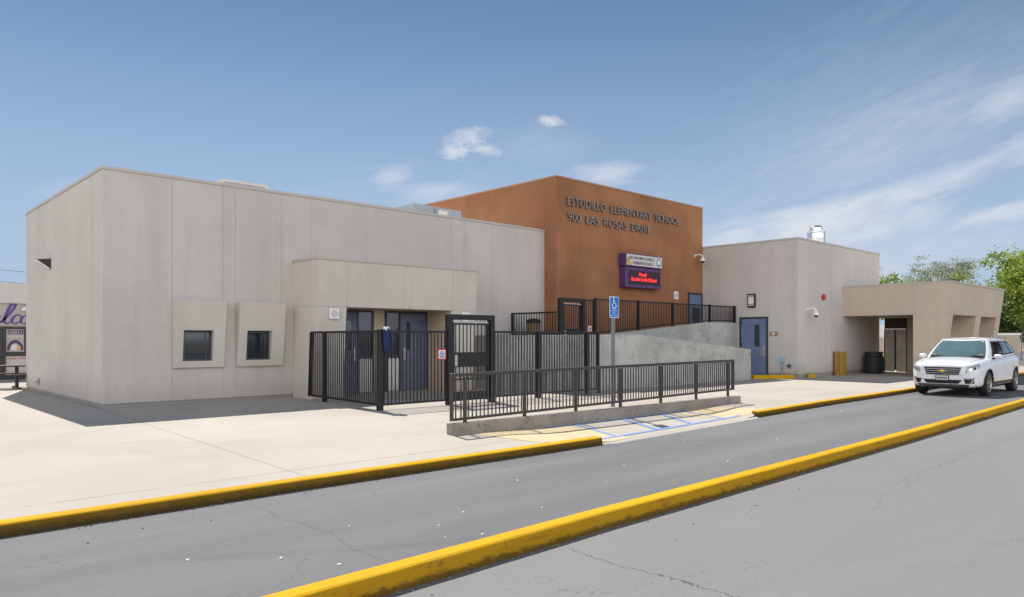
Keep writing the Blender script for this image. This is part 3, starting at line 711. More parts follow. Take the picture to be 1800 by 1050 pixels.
m = MB(); m.box(GX0-.034, GX0-.021, 15.02, 15.14, .85, 1.30); m.box(GX0-.09, GX0-.07, 15.16, 15.20, .85, 1.15); m.box(GX0-.08, GX0-.021, 15.15, 15.21, 1.1, 1.14); m.box(GX0-.08, GX0-.021, 15.15, 15.21, .84, .88); m.box(GX0-.04, GX0-.021, 15.06, 15.16, 1.42, 1.48); m.build('handle', 'steel', d)
for z in (.35, 1.3, 2.2):
    m = MB(); m.box(GX0-.028, GX0-.021, 16.07, 16.112, z, z+.12); m.build('hinge', 'frame', d)
o = thing('wall_light', (GX0, 15.6, 3.2), 'upright black framed wall light above the single blue door of the grey block', 'wall light')
m = MB(); m.box(GX0-.12, GX0, 15.44, 15.78, 2.90, 3.48); m.build('body', 'frame', o, .01)
m = MB(); m.box(GX0-.135, GX0-.121, 15.49, 15.73, 2.98, 3.40); m.build('lens', 'lens', o)
for z in (3.02, 3.33):
    m = MB(); m.box(GX0-.145, GX0-.136, 15.46, 15.76, z, z+.03); m.build('band', 'frame', o)
o = thing('room_plaque', (GX0, 14.62, 1.8), 'small tan plaque on the grey wall beside the single blue door', 'plaque')
m = MB(); m.box(GX0-.02, GX0+.003, 14.47, 14.83, 1.70, 1.88); m.build('plate', 'plate_tan', o)
m = MB(); m.box(GX0-.024, GX0-.021, 14.62, 14.70, 1.74, 1.84); m.build('symbol', 'white', o)
o = thing('hose_cabinet', (GX0, 14.3, .6), 'pale blue box and pipe low on the grey wall by the blue door', 'utility box')
m = MB(); m.box(GX0-.06, GX0+.003, 14.14, 14.38, .62, .84); m.build('box', 'paleblue', o)
m = MB(); m.cyl((GX0-.05, 14.27, .6), (GX0-.05, 14.27, .05), .035); m.build('pipe', 'greybox', o)
o = thing('hose_outlet', (GX0, 13.95, .5), 'small round grey outlet low on the grey wall near its corner', 'outlet')
m = MB(); m.cyl((GX0+.003, 13.98, .48), (GX0-.05, 13.98, .48), .11, .10, 16); m.build('flange', 'greybox', o)
m = MB(); m.cyl((GX0-.051, 13.98, .48), (GX0-.08, 13.98, .48), .06, .05, 12); m.build('cap', 'frame', o)
camera_dome(29.35, GY0-.001, 2.78, (.35, -.93, 0), 'white dome camera low on the front of the grey block beside its corner')
o = thing('fire_alarm_bell', (30.84, GY0, 3.34), 'red round alarm bell on the front wall of the grey block', 'alarm')
m = MB(); m.cyl((30.84, GY0-.001, 3.34), (30.84, GY0-.04, 3.34), .09, .09, 14); m.build('base', 'red', o)
m = MB(); m.cyl((30.84, GY0-.04, 3.34), (30.84, GY0-.10, 3.34), .125, .11, 20); m.cyl((30.84, GY0-.10, 3.34), (30.84, GY0-.12, 3.34), .11, .05, 20); m.build('gong', 'red', o)
o = thing('roof_fan', (35.4, 15.9, 5.6), 'round spun aluminium exhaust fan on the roof of the grey block', 'roof fan')
fc = (35.5, 16.0, 0)
m = MB(); m.box(35.15, 35.85, 15.65, 16.35, 5.6, 6.15); m.build('curb', 'far_fascia', o)
m = MB(); m.lathe([(.30, 6.15), (.34, 6.18), (.40, 6.32), (.42, 6.52), (.42, 6.74), (.40, 6.78), (.43, 6.80), (.43, 6.83), (.38, 6.84), (.30, 6.86)], fc, 28); m.build('wind_band', 'alu', o, smooth=False)
m = MB(); m.lathe([(.28, 6.84), (.30, 6.86), (.30, 7.02), (.26, 7.09), (.12, 7.13), (0, 7.14)], fc, 28); m.build('motor_cap', 'alu', o)
def wheel_stop(x, y, w_, ang, lab, short=False):
    o = thing('wheel_stop', (x, y, 0), lab, 'wheel stop', 'yellow painted blocks by the grey block')
    o.rotation_euler = (0, 0, ang); L_ = w_/2
    m = MB(); P = lambda a, b, z: (x+a, y+b, z)
    m.hexa([P(-L_, -.09, 0), P(L_, -.09, 0), P(L_, .09, 0), P(-L_, .09, 0)], [P(-L_+.03, -.065, .15), P(L_-.03, -.065, .15), P(L_-.03, .065, .15), P(-L_+.03, .065, .15)])
    m.build('block', 'kerb', o, .012)
wheel_stop(27.35, 14.05, 1.75, R(-34), 'long yellow wheel stop on the paving by the end of the concrete ramp wall')
wheel_stop(29.45, 13.45, .42, R(-5), 'short yellow block at the foot of the grey block corner')

# ------------------------------------------------------------------ right canopy
CX0, CX1, CH = 32.91, 40.9, 3.92
cy = lambda z: 9.86-.50*z/3.9
b4 = thing('walkway_canopy', (CX0, 9.35, 0), 'tan stucco walkway cover with a leaning front and two tall openings', 'canopy')
ZB = 2.58
m = MB()
# deck
m.hexa([(CX0, cy(ZB), ZB), (CX1, cy(ZB), ZB), (CX1, GY0-.002, ZB), (CX0, GY0-.002, ZB)], [(CX0, cy(CH-.06), CH-.06), (CX1, cy(CH-.06), CH-.06), (CX1, GY0-.002, CH-.06), (CX0, GY0-.002, CH-.06)])
m.build('fascia', 'stucco_tan', b4)
def leg(xa, xb, yb, xs0=0):
    m = MB(); m.hexa([(xa, cy(0), 0), (xb, cy(0), 0), (xb, yb, 0), (xa, yb, 0)], [(xa, cy(ZB), ZB), (xb, cy(ZB), ZB), (xb, yb, ZB), (xa, yb, ZB)]); m.build('pier', 'stucco_tan', b4)
leg(CX0, CX0+.9, 10.76); leg(36.95, 37.75, 10.76); leg(40.15, CX1, 10.76)
m = MB(); m.box(CX0+.9, 36.95, 10.50, 10.758, 0, ZB); m.box(37.75, 40.15, 10.50, 10.758, 0, ZB); m.build('rear_wall', 'stucco_tan', b4)
m = MB(); m.box(CX0-.03, CX1+.03, cy(CH)-.03, GY0-.003, CH-.06, CH); m.build('parapet_cap', 'cap', b4)
m = MB(); m.poly([(CX0-.004, 9.4, ZB-.006), (CX0-.004, 10.76, ZB-.006), (CX0-.004, 10.76, ZB+.008), (CX0-.004, 9.4, ZB+.008)]); m.poly([(CX0-.004, 10.75, ZB), (CX0-.004, 10.77, ZB), (CX0-.004, 10.77, CH-.06), (CX0-.004, 10.75, CH-.06)])
m.poly([(CX0, cy(ZB)-.004, ZB-.006), (CX1, cy(ZB)-.004, ZB-.006), (CX1, cy(ZB)-.004, ZB+.008), (CX0, cy(ZB)-.004, ZB+.008)]); m.build('joint_strip', 'joint', b4)
# side screen with gate at the far end of the covered passage
m = MB(); m.box(37.12, 37.4, 11.75, 12.40, 0, ZB-.003); m.build('pillar', 'cream', b4)
o = thing('passage_gate', (37.1, 13, 0), 'tan double gate in the shaded passage under the walkway cover', 'gate')
m = MB(); m.box(37.12, 37.18, 12.42, 13.40, 2.051, 2.57); m.build('over_panel', 'brown_dark', o)
for (a, b) in ((12.45, 12.88), (12.96, 13.38)):
    m = MB(); m.box(37.12, 37.17, a, b, .02, 2.035); m.build('leaf', 'gatetan', o, .01)
m = MB(); m.box(37.10, 37.16, 12.885, 12.955, .1, 2.03); m.box(37.11, 37.16, 13.385, 13.42, 0, 2.05); m.box(37.11, 37.16, 12.41, 12.445, 0, 2.05); m.build('post', 'frame', o)
m = MB(); m.box(37.05, 37.10, 12.94, 13.02, .98, 1.06); m.build('latch', 'steel', o)
o = thing('trash_can', (34.9, 13.0, 0), 'round black trash can under the walkway cover next to the tan gate', 'trash can')
m = MB(); m.lathe([(0, 0), (.35, 0), (.38, .05), (.41, .72), (.385, .76), (.42, .80)], (34.95, 13.08, 0), 26); m.build('body', 'binblack', o)
m = MB(); m.lathe([(.36, .78), (.36, .92), (.40, .93), (.40, .97), (.30, .99), (0, 1.0)], (34.95, 13.08, 0), 26); m.build('lid', 'binblack', o)
m = MB()
for i in range(20):
    t = i*2*math.pi/20; m.cyl((34.95+.40*math.cos(t), 13.08+.40*math.sin(t), .05), (34.95+.415*math.cos(t), 13.08+.415*math.sin(t), .7), .012, .012, 5)
m.build('ribs', 'binblack', o)
o = thing('slatted_bin', (32.1, 13.3, 0), 'ochre slatted wooden bin standing against the grey block', 'bin')
m = MB(); m.box(31.86, 32.21, 13.22, 13.55, .03, .97); m.build('inner_box', 'brown_dark', o)
m = MB()
for i in range(4): m.box(31.83+i*.10, 31.83+i*.10+.085, 13.185, 13.218, .0, 1.0)
for i in range(3): m.box(31.825, 31.858, 13.22+i*.112, 13.22+i*.112+.095, .0, 1.0)
m.build('slats', 'wood_yellow', o)
m = MB(); m.box(31.82, 32.24, 13.175, 13.56, 1.001, 1.03); m.build('top', 'wood_yellow', o)
# things beyond the passage and at the far right
o = thing('low_wall', (62, 13.5, 0), 'low tan wall with a pale cap beyond the walkway cover', 'wall')
m = MB(); m.box(60.5, 61.0, 13.05, 24, -.2, 1.82); m.build('wall', 'stucco_tan', o)
m = MB(); m.box(60.44, 61.06, 13.0, 24, 1.82, 1.97); m.build('cap', 'roof', o)
def fence_mesh(name, p0, p1, z0, z1, lab, par=None, grp=None):
    o = thing(name, p0+(0,), lab, 'fence', grp)
    p0v, p1v = Vector((*p0, 0)), Vector((*p1, 0)); Ln = (p1v-p0v).length; n = max(1, round(Ln/2.6))
    for i in range(n+1):
        p = p0v.lerp(p1v, i/n); m = MB(); m.cyl(p+Vector((0, 0, 0)), p+Vector((0, 0, z1+.03)), .03, .03, 8); m.build('post', 'galv', o)
    m = MB(); m.cyl(p0v+Vector((0, 0, z1)), p1v+Vector((0, 0, z1)), .025, .025, 6); m.cyl(p0v+Vector((0, 0, (z0+z1)/2)), p1v+Vector((0, 0, (z0+z1)/2)), .02, .02, 6); m.build('rail', 'galv', o)
    m = MB(); h = z1-z0; s = .16; k = int(Ln/s)
    d = (p1v-p0v).normalized()
    for i in range(-int(h/s), k):
        a0 = max(0, i*s); a1 = min(Ln, i*s+h)
        if a1 <= a0: continue
        m.cyl(p0v+d*a0+Vector((0, 0, z0+(a0-i*s))), p0v+d*a1+Vector((0, 0, z0+(a1-i*s))), .004, .004, 3)
        m.cyl(p0v+d*a0+Vector((0, 0, z1-(a0-i*s))), p0v+d*a1+Vector((0, 0, z1-(a1-i*s))), .004, .004, 3)
    m.build('wire_mesh', 'galv', o)
fence_mesh('chain_link_fence', (61.2, 13.0), (64, 8.5), 0, 2.0, 'grey chain link fence at the right edge beyond the low tan wall')
o = thing('white_fence', (52, 18, 0), 'pale board fence glimpsed through the passage under the walkway cover', 'fence')
m = MB()
for i in range(16): m.box(55.0, 55.04, 16.5+i*.3, 16.78+i*.3, 1.65, 2.55)
m.build('boards', 'white', o)
m = MB(); m.box(54.95, 55.1, 16.4, 21.4, 0, 1.64); m.build('wall', 'stucco_tan', o)

# ------------------------------------------------------------------ concrete ramp
rp = thing('concrete_ramp', (15.65, 14.4, 0), 'board marked concrete ramp whose two walls fold back up to the orange block', 'ramp')
def prism_y(m, prof, y0, y1):      # prof: (x,z) polygon
    m.hexa([(x, y0, z) for x, z in prof], [(x, y1, z) for x, z in prof])
m = MB(); prism_y(m, [(15.65, -.1), (26.26, -.1), (26.26, 1.18), (19.25, 1.72), (15.65, 1.70)], 14.4, 14.62); m.build('front_wall', 'conc', rp, .012)
m = MB(); prism_y(m, [(18.7, .0), (28.58, 0), (28.58, 2.26), (26.15, 2.25), (19.4, 1.70), (18.7, 1.64)], 16.3, 16.5); m.build('rear_wall', 'conc', rp, .01)
m = MB(); m.box(15.65, 15.87, 14.623, 18.61, -.1, 1.70); m.build('end_wall', 'conc', rp, .01)
m = MB(); prism_y(m, [(26.2, -.1), (26.2, .01), (18.7, .63), (15.88, .63), (15.88, -.1)], 14.623, 16.297); m.build('lower_deck', 'conc', rp)
m = MB(); prism_y(m, [(15.88, -.1), (28.57, -.1), (28.57, 1.2), (26.1, 1.2), (18.7, .63), (15.88, .63)], 16.503, 18.01); m.build('upper_deck', 'conc', rp)
m = MB()
for x, zt in ((19.27, 1.70), (23.05, 1.42)): m.box(x-.01, x+.01, 14.396, 14.4, 0, zt)
for x, zt in ((22.1, 1.90), (26.15, 2.22)): m.box(x-.01, x+.01, 16.296, 16.3, .5, zt)
m.build('wall_joint', 'joint', rp)

# ------------------------------------------------------------------ black fences
def pickets(m, p0, p1, zb, zt, sp, w_, skip=0):
    p0, p1 = Vector(p0), Vector(p1); L_ = (p1-p0).length; n = max(1, round(L_/sp))
    zb = zb if callable(zb) else (lambda x, v=zb: v); zt = zt if callable(zt) else (lambda x, v=zt: v)
    for i in range(n):
        p = p0.lerp(p1, (i+.5)/n); m.bar((p.x, p.y, zb(p.x)), (p.x, p.y, zt(p.x)), w_)
def panel(par, p0, p1, zb, zt, sp=.102, w_=.02, mat='black', rail=(.045, .05), name='picket_panel'):
    f = (lambda v: v if callable(v) else (lambda x: v)); zb, zt = f(zb), f(zt)
    m = MB(); a, b = Vector(p0), Vector(p1)
    m.bar((a.x, a.y, zt(a.x)-rail[1]/2), (b.x, b.y, zt(b.x)-rail[1]/2), *rail); m.bar((a.x, a.y, zb(a.x)+rail[1]/2), (b.x, b.y, zb(b.x)+rail[1]/2), *rail)
    pickets(m, p0, p1, lambda x: zb(x)+rail[1], lambda x: zt(x)-rail[1], sp, w_)
    return m.build(name, mat, par)
def post(par, x, y, z0, z1, w_=.10, mat='black'):
    m = MB(); m.box(x-w_/2, x+w_/2, y-w_/2, y+w_/2, z0, z1); return m.build('post', mat, par, .006)
FY = 13.87
bf = thing('front_fence', (9.0, FY, 0), 'tall black picket fence enclosing the blue porch doors', 'fence')
post(bf, 9.17, 16.64, 0, 1.76); post(bf, 9.0, FY, 0, 1.80, .12)
panel(bf, (9.22, 17.42), (9.175, 16.70), .10, 1.78); panel(bf, (9.165, 16.58), (9.005, FY+.06), .10, 1.78)
m = MB(); m.bar((9.23, 17.53, .10), (9.24, 17.44, 1.76), .03, .10); m.build('end_post', 'black', bf)
panel(bf, (9.06, FY), (10.87, FY), .10, 1.78)
for x in (14.0, 15.97): post(bf, x, FY, 0, 1.80, .11)
post(bf, 16.47, FY, 0, 1.80, .07)
panel(bf, (12.38, FY), (13.94, FY), .10, 1.79); panel(bf, (14.06, FY), (15.91, FY), .10, 1.79); panel(bf, (16.03, FY), (16.43, FY), .10, 1.79)
def gate(name, x0, x1, y, z0, z1, lab, closer=True):
    g_ = thing(name, (x0, y, z0), lab, 'gate')
    for x in (x0, x1):
        m = MB(); m.box(x-.07, x+.07, y-.07, y+.07, z0, z1); m.build('post', 'black', g_, .006)
    m = MB(); m.box(x0-.07, x1+.07, y-.07, y+.07, z1+.001, z1+.13); m.build('head', 'black', g_, .006)
    a, b, H_ = x0+.09, x1-.09, z1-z0
    m = MB()
    for (xa, xb, za, zb) in ((a, a+.055, .06, H_-.06), (b-.055, b, .06, H_-.06), (a+.055, b-.055, H_-.12, H_-.06), (a+.055, b-.055, .58, .62), (a+.055, b-.055, 1.22, 1.26)):
        m.box(xa, xb, y-.03, y+.03, z0+za, z0+zb)
    n = 9
    for i in range(n):
        x = a+.055+(b-a-.11)*(i+.5)/n
        m.box(x-.01, x+.01, y-.01, y+.01, z0+1.26, z0+H_-.12); m.box(x-.01, x+.01, y-.01, y+.01, z0+.62, z0+.90)
    lf = m.build('leaf', 'black', g_)
    m = MB(); m.box(a+.056, b-.056, y-.022, y+.022, z0+.90, z0+1.22); m.build('lock_panel', 'black', lf)
    m = MB(); m.box(a+.056, b-.056, y-.022, y+.022, z0+.08, z0+.30); m.build('kick_plate', 'black', lf)
    m = MB(); m.box(a+.062, a+.14, y-.04, y-.0225, z0+.93, z0+1.20); m.build('lock', 'steel', lf)
    if closer:
        m = MB(); m.box(a+.02, b-.05, y-.055, y-.031, z1-.075, z1-.05); m.box(a+.65, a+.72, y-.07, y-.056, z1-.085, z1-.045); m.build('closer', 'steel', g_)
gate('front_gate', 10.95, 12.30, FY, 0, 2.05, 'tall black framed gate with a solid lock panel in the front fence')
gate('ramp_gate', 17.52, 18.62, 16.35, .66, 2.80, 'black framed gate up on the ramp landing in front of the orange wall')
rf = thing('ramp_fence', (18.7, 16.38, 1.6), 'black picket fence running along the top of the rear ramp wall', 'fence')
zf = lambda x: 1.64+.0815*(x-18.7)+.06 if x < 26.15 else 2.31
RY = 16.4
panel(rf, (18.70, RY), (19.25, RY), .75, 2.92, .10); 
xs_ = [19.32, 21.75, 23.93, 26.55, 28.5]
for i, x in enumerate(xs_): post(rf, x, RY, zf(x)-.08, 2.99, .10)
for a, b in zip(xs_, xs_[1:]): panel(rf, (a+.05, RY), (b-.05, RY), lambda x: zf(x), 2.97, .105)
lf_ = thing('landing_fence', (17.45, 16.5, 1.7), 'short black picket fence at the left end of the ramp landing', 'fence')
post(lf_, 17.45, 18.56, 0.66, 2.49, .06); panel(lf_, (17.45, 18.53), (17.45, 16.45), 1.70, 2.48, .12)
panel(lf_, (17.42, 16.38), (15.95, 16.38), .75, 1.68, .12)
o = thing('brown_bin', (17.2, 18.1, .63), 'upright brown bin with a dark rim seen through the short landing fence', 'bin')
m = MB(); m.lathe([(0, 0), (.20, 0), (.235, .4), (.245, 1.45), (.22, 1.5)], (17.82, 17.9, .63), 18); m.build('body', 'brown', o)
m = MB(); m.lathe([(.22, 1.5), (.26, 1.5), (.25, 1.6), (.12, 1.65), (0, 1.65)], (17.82, 17.9, .63), 18); m.build('lid', 'binblack', o)
def red_notice(x, y, z, s, lab):
    o = thing('warning_notice', (x, y, z), lab, 'notice', 'red bordered notices wired to the black fences')
    m = MB(); m.box(x-s, x+s, y-.012, y, z-s*1.05, z+s*1.05); m.build('plate', 'red', o)
    m = MB(); m.box(x-s*.75, x+s*.75, y-.017, y-.0125, z-s*.8, z+s*.8); w_ = m.build('panel', 'white', o)
    m = MB()
    for i, (k, l) in enumerate(((.45, .4), (.15, .55), (-.15, .6))): m.box(x-s*l, x+s*l, y-.020, y-.0175, z+s*k-.012, z+s*k+.012)
    m.build('print', 'ink_blue', w_)
    m = MB(); m.box(x-s*.55, x+s*.55, y-.020, y-.0175, z-s*.5-.014, z-s*.5+.014); m.build('print', 'ink', w_)
red_notice(10.70, FY-.03, 1.22, .125, 'red bordered white notice left of the front gate')
red_notice(16.02, FY-.06, 1.88, .085, 'red bordered white notice at the top of the front fence near its right end')
# jacket on the corner post
jk = thing('blue_jacket', (9.1, FY, 1.3), 'navy blue jacket hung over the corner post of the black front fence', 'jacket')
m = MB(); rows = []
for i, (z, r, ox) in enumerate(((1.835, .02, 0), (1.83, .085, 0), (1.80, .12, 0), (1.72, .13, .01), (1.60, .125, .015), (1.48, .12, .02), (1.38, .11, .02), (1.30, .095, .03), (1.27, .03, .03))):
    rows.append([(9.10+ox+r*.62*math.cos(t)*(1+.13*math.sin(5*t+i)), FY-.09+r*.75*math.sin(t)*(1+.18*math.sin(4*t+i*.8)), z+.012*math.sin(3*t)) for t in [k*2*math.pi/28 for k in range(29)]])
m.grid(rows); m.build('body', 'jacket', jk, smooth=True, merge=True)
m = MB(); rows = []
for i, (z, r) in enumerate(((1.78, .03), (1.72, .05), (1.55, .05), (1.38, .045), (1.30, .03))):
    rows.append([(9.175+r*.7*math.cos(t)*(1+.15*math.sin(3*t+i)), FY-.11+r*math.sin(t), z) for t in [k*2*math.pi/14 for k in range(15)]])
m.grid(rows); m.build('sleeve', 'jacket', jk, smooth=True)
m = MB(); rows = []
for i, (z, r) in enumerate(((1.85, .02), (1.855, .075), (1.84, .10), (1.80, .105), (1.775, .09))):
    rows.append([(9.10+r*.65*math.cos(t), FY-.10+r*.8*math.sin(t)*(1+.1*math.sin(5*t)), z) for t in [k*2*math.pi/20 for k in range(21)]])
m.grid(rows); m.build('collar', 'far_fascia', jk, smooth=True)

# ------------------------------------------------------------------ low guard rail on concrete upstand
gr = thing('guard_rail', (7.56, 9.53, 0), 'low brown metal railing on a concrete upstand beside the blue marked bay', 'railing')
m = MB(); m.hexa([(7.56, 9.43, -.2), (16.70, 9.43, -.2), (16.70, 9.65, -.2), (7.56, 9.65, -.2)], [(7.56, 9.43, .19), (16.70, 9.43, .165), (16.70, 9.65, .165), (7.56, 9.65, .19)]); m.build('upstand', 'conc_low', gr, .012)
gz0 = lambda x: .245+(x-7.56)*.0105; gz1 = lambda x: 1.0+(x-7.56)*.0065
ps = [7.87, 9.27, 10.66, 12.04, 13.46, 14.86, 16.27]
GYR = 9.54
for x in ps:
    m = MB(); m.box(x-.024, x+.024, GYR-.024, GYR+.024, .14, gz1(x)-.05); m.build('post', 'bronze', gr)
for x in (7.585, 16.52):
    m = MB(); m.box(x-.024, x+.024, GYR-.024, GYR+.024, gz0(x)-.02, gz1(x)); m.build('end_post', 'bronze', gr)
m = MB(); m.bar((7.56, GYR, gz1(7.56)-.01), (16.545, GYR, gz1(16.545)-.01), .06, .055); m.build('top_rail', 'bronze', gr, .01)
m = MB(); m.bar((7.61, GYR, gz0(7.6)+.0), (16.50, GYR, gz0(16.5)+.0), .04, .045); m.build('bottom_rail', 'bronze', gr)
allx = [7.585]+ps+[16.52]
for a, b in zip(allx, allx[1:]):
    m = MB(); pickets(m, (a+.03, GYR), (b-.03, GYR), lambda x: gz0(x)+.02, lambda x: gz1(x)-.035, .092, .018); m.build('pickets', 'bronze', gr)

# ------------------------------------------------------------------ accessible parking sign
SX, SY = 12.27, 9.92
sg = thing('parking_sign', (SX, SY, 0), 'blue accessible parking sign on a square grey post behind the low railing', 'sign')
m = MB(); m.box(SX-.03, SX+.03, SY-.03, SY+.03, -.05, 2.42); m.build('post', 'galv', sg)
# plate faces -Y, a little towards the road
def rrect(x0, x1, z0, z1, r, n=5):
    pts = []
    for (cx, cz, a0) in ((x1-r, z1-r, 0), (x0+r, z1-r, 90), (x0+r, z0+r, 180), (x1-r, z0+r, 270)):
        for k in range(n+1): a = R(a0+90*k/n); pts.append((cx+r*math.cos(a), cz+r*math.sin(a)))
    return pts
def plate(name, pts, y0, y1, mat, par, **k):
    m = MB(); m.hexa([(x, y0, z) for x, z in pts], [(x, y1, z) for x, z in pts]); return m.build(name, mat, par, **k)
sx0, sx1, sz0, sz1 = SX-.155, SX+.155, 2.035, 2.49
pl = plate('plate', rrect(sx0, sx1, sz0, sz1, .035), SY-.036, SY-.031, 'white', sg)
plate('face', rrect(sx0+.014, sx1-.014, sz0+.014, sz1-.014, .026), SY-.0385, SY-.0362, 'signblue', pl)
m = MB(); yw = SY-.041
def arc(cx, cz, r, a0, a1, w_, n=16):
    for i in range(n):
        t0, t1 = R(a0+(a1-a0)*i/n), R(a0+(a1-a0)*(i+1)/n)
        m.poly([(cx+(r-w_/2)*math.cos(t0), yw, cz+(r-w_/2)*math.sin(t0)), (cx+(r+w_/2)*math.cos(t0), yw, cz+(r+w_/2)*math.sin(t0)), (cx+(r+w_/2)*math.cos(t1), yw, cz+(r+w_/2)*math.sin(t1)), (cx+(r-w_/2)*math.cos(t1), yw, cz+(r-w_/2)*math.sin(t1))])
def stroke(a, b, w_):
    a, b = Vector(a), Vector(b); d = (b-a).normalized(); n = Vector((-d.y, d.x))*w_/2
    m.poly([(*[(a+n).x], yw, (a+n).y), ((a-n).x, yw, (a-n).y), ((b-n).x, yw, (b-n).y), ((b+n).x, yw, (b+n).y)])
arc(SX-.01, 2.295, .060, 130, 370, .022); arc(SX-.03, 2.462, .014, 0, 360, .02)
stroke((SX-.028, 2.43), (SX-.022, 2.345), .026); stroke((SX-.03, 2.35), (SX+.045, 2.345), .020); stroke((SX+.04, 2.352), (SX+.07, 2.27), .022); stroke((SX+.06, 2.275), (SX+.105, 2.285), .018); stroke((SX-.022, 2.395), (SX+.03, 2.392), .014)
m.build('wheelchair_symbol', 'white', pl)
for i, (tx, wd) in enumerate((('PARKING', .2), ('ONLY', .12), ('NO PARKING', .24))):
    text('lettering', tx, (SX, SY-.040, 2.175-i*.048), (1, 0, 0), (0, 0, 1), .028, 'white', pl, .0006, width=wd, align='C')

# ------------------------------------------------------------------ far left building, bench, wires
FB = thing('left_building', (-6, 34, 0), 'pale single storey building at the left edge with purple script lettering over glazed doors', 'building')
LY = 34.0
m = MB(); m.box(-30, 8.5, LY+.12, LY+12, -.2, 2.96); m.build('wall', 'far_wall', FB)
m = MB(); m.box(-30.1, 8.6, LY, LY+12.2, 2.96, 3.74); m.build('fascia', 'far_fascia', FB)
m = MB(); m.box(-.4, 6.4, LY+.02, LY+.118, 0, .1); m.box(-.4, 6.4, LY+.02, LY+.118, 1.98, 2.06); m.box(-.4, 6.4, LY+.02, LY+.118, .92, 1.0)
for x in (-.4, .75, 1.9, 2.75, 3.9, 5.02, 6.3): m.box(x, x+.1, LY+.015, LY+.117, 0, 2.06)
m.build('door_frame', 'frame', FB)
m = MB(); m.box(-.3, 6.3, LY+.08, LY+.117, .1, 1.98); m.build('glazing', 'glass', FB)
m = MB(); m.box(5.14, 5.72, LY+.06, LY+.078, 1.08, 1.95); ps_ = m.build('poster', 'far_wall', FB)
m = MB(); m.box(5.1, 5.85, LY+.06, LY+.078, .2, .9); m.build('poster', 'far_fascia', FB)
for i, ch in enumerate('UDI'): 
    m = MB(); m.box(5.19+i*.18, 5.34+i*.18, LY+.052, LY+.058, 1.76, 1.92); m.build('tile', 'purple', ps_)
    text('lettering', ch, (5.265+i*.18, LY+.048, 1.785), (1, 0, 0), (0, 0, 1), .11, 'white', ps_, .001, align='C')
text('lettering', 'MBMS', (5.43, LY+.05, 1.62), (1, 0, 0), (0, 0, 1), .09, 'white', ps_, .001, align='C', width=.5, spacing=1.3)
m = MB()
n = 14
for i in range(n):
    t0, t1 = math.pi*i/n, math.pi*(i+1)/n
    m.poly([(5.43+.27*math.cos(t0), LY+.05, 1.14+.40*math.sin(t0)), (5.43+.27*math.cos(t1), LY+.05, 1.14+.40*math.sin(t1)), (5.43+.18*math.cos(t1), LY+.05, 1.14+.28*math.sin(t1)), (5.43+.18*math.cos(t0), LY+.05, 1.14+.28*math.sin(t0))])
m.build('arch_mark', 'purple', ps_)
m = MB(); m.poly([(5.28, LY+.05, 1.14), (5.5, LY+.05, 1.14), (5.5, LY+.05, 1.32), (5.40, LY+.05, 1.38), (5.3, LY+.05, 1.3)]); m.build('pale_mark', 'white', ps_)
m = MB(); m.poly([(5.46, LY+.045, 1.2), (5.62, LY+.045, 1.22), (5.6, LY+.045, 1.3), (5.46, LY+.045, 1.3)]); m.build('gold_mark', 'gold', ps_)
text('lettering', 'Leader In Me', (5.16, LY+.055, .78), (1, 0, 0), (0, 0, 1), .10, 'red', FB, .001, width=.62)
M['purple_lt'], _, _ = newmat('purple_script', c4(.10, .07, .30), .5)
def script(letters, x0, z0, sc, mat, par):
    def cr(P, n=7):
        Q = [P[0]]+P+[P[-1]]; o = []
        for i in range(1, len(Q)-2):
            for k in range(n):
                t = k/n; o.append(tuple(.5*((2*Q[i][a])+(-Q[i-1][a]+Q[i+1][a])*t+(2*Q[i-1][a]-5*Q[i][a]+4*Q[i+1][a]-Q[i+2][a])*t*t+(-Q[i-1][a]+3*Q[i][a]-3*Q[i+1][a]+Q[i+2][a])*t**3) for a in (0, 1)))
        return o+[P[-1]]
    G = {'e': ([(0, .1), (.3, .3), (.42, .52), (.25, .62), (.1, .4), (.15, .1), (.35, 0), (.6, .15)], .55), 'l': ([(0, .1), (.3, .5), (.6, 1.15), (.5, 1.4), (.32, 1.1), (.18, .4), (.25, .02), (.5, .12)], .48),
         'c': ([(.5, .5), (.4, .62), (.2, .5), (.1, .2), (.25, 0), (.55, .15)], .52), 'o': ([(.35, .6), (.12, .45), (.1, .12), (.3, 0), (.5, .2), (.5, .5), (.35, .6), (.45, .45), (.7, .5)], .62),
         'm': ([(0, .5), (.12, .6), (.15, 0), (.3, .55), (.42, .5), (.42, 0), (.6, .55), (.72, .45), (.72, .05), (.9, .1)], .85), 'W': ([(0, 1.2), (.15, 1.3), (.2, .1), (.55, 1.1), (.6, .05), (1.05, 1.3)], .95)}
    for ch in letters:
        P, ad = G[ch]; C_ = cr(P); m = MB(); L_, R2 = [], []
        for i, (x, z) in enumerate(C_):
            a, b = C_[max(0, i-1)], C_[min(len(C_)-1, i+1)]; dx, dz = b[0]-a[0], b[1]-a[1]; l = math.hypot(dx, dz) or 1
            w_ = .035+.05*abs(dz/l); w_ *= .5 if i in (0, len(C_)-1) else 1
            X = lambda u, v: (x0+(u+.18*v)*sc, v*sc+z0)
            L_.append(X(x-w_, z+.02)); R2.append(X(x+w_, z-.02))
        m.grid([[(p[0], LY+.10, p[1]), (q[0], LY+.10, q[1]), (q[0], LY+.118, q[1])] for p, q in zip(L_, R2)])
        m.build('script_letter', mat, par); x0 += ad*sc
script('Welcome', 4.05, 2.16, .60, 'purple_lt', FB)
m = MB(); m.lathe([(0, 0), (.09, 0), (.09, .1), (.05, .14), (0, .15)], (5.72, LY-.02, 2.68), 12); m.build('dome_light', 'white', FB)
pt = thing('picnic_table', (4.2, 26.5, 0), 'dark metal picnic bench half hidden behind the left end of the grey hall', 'bench')
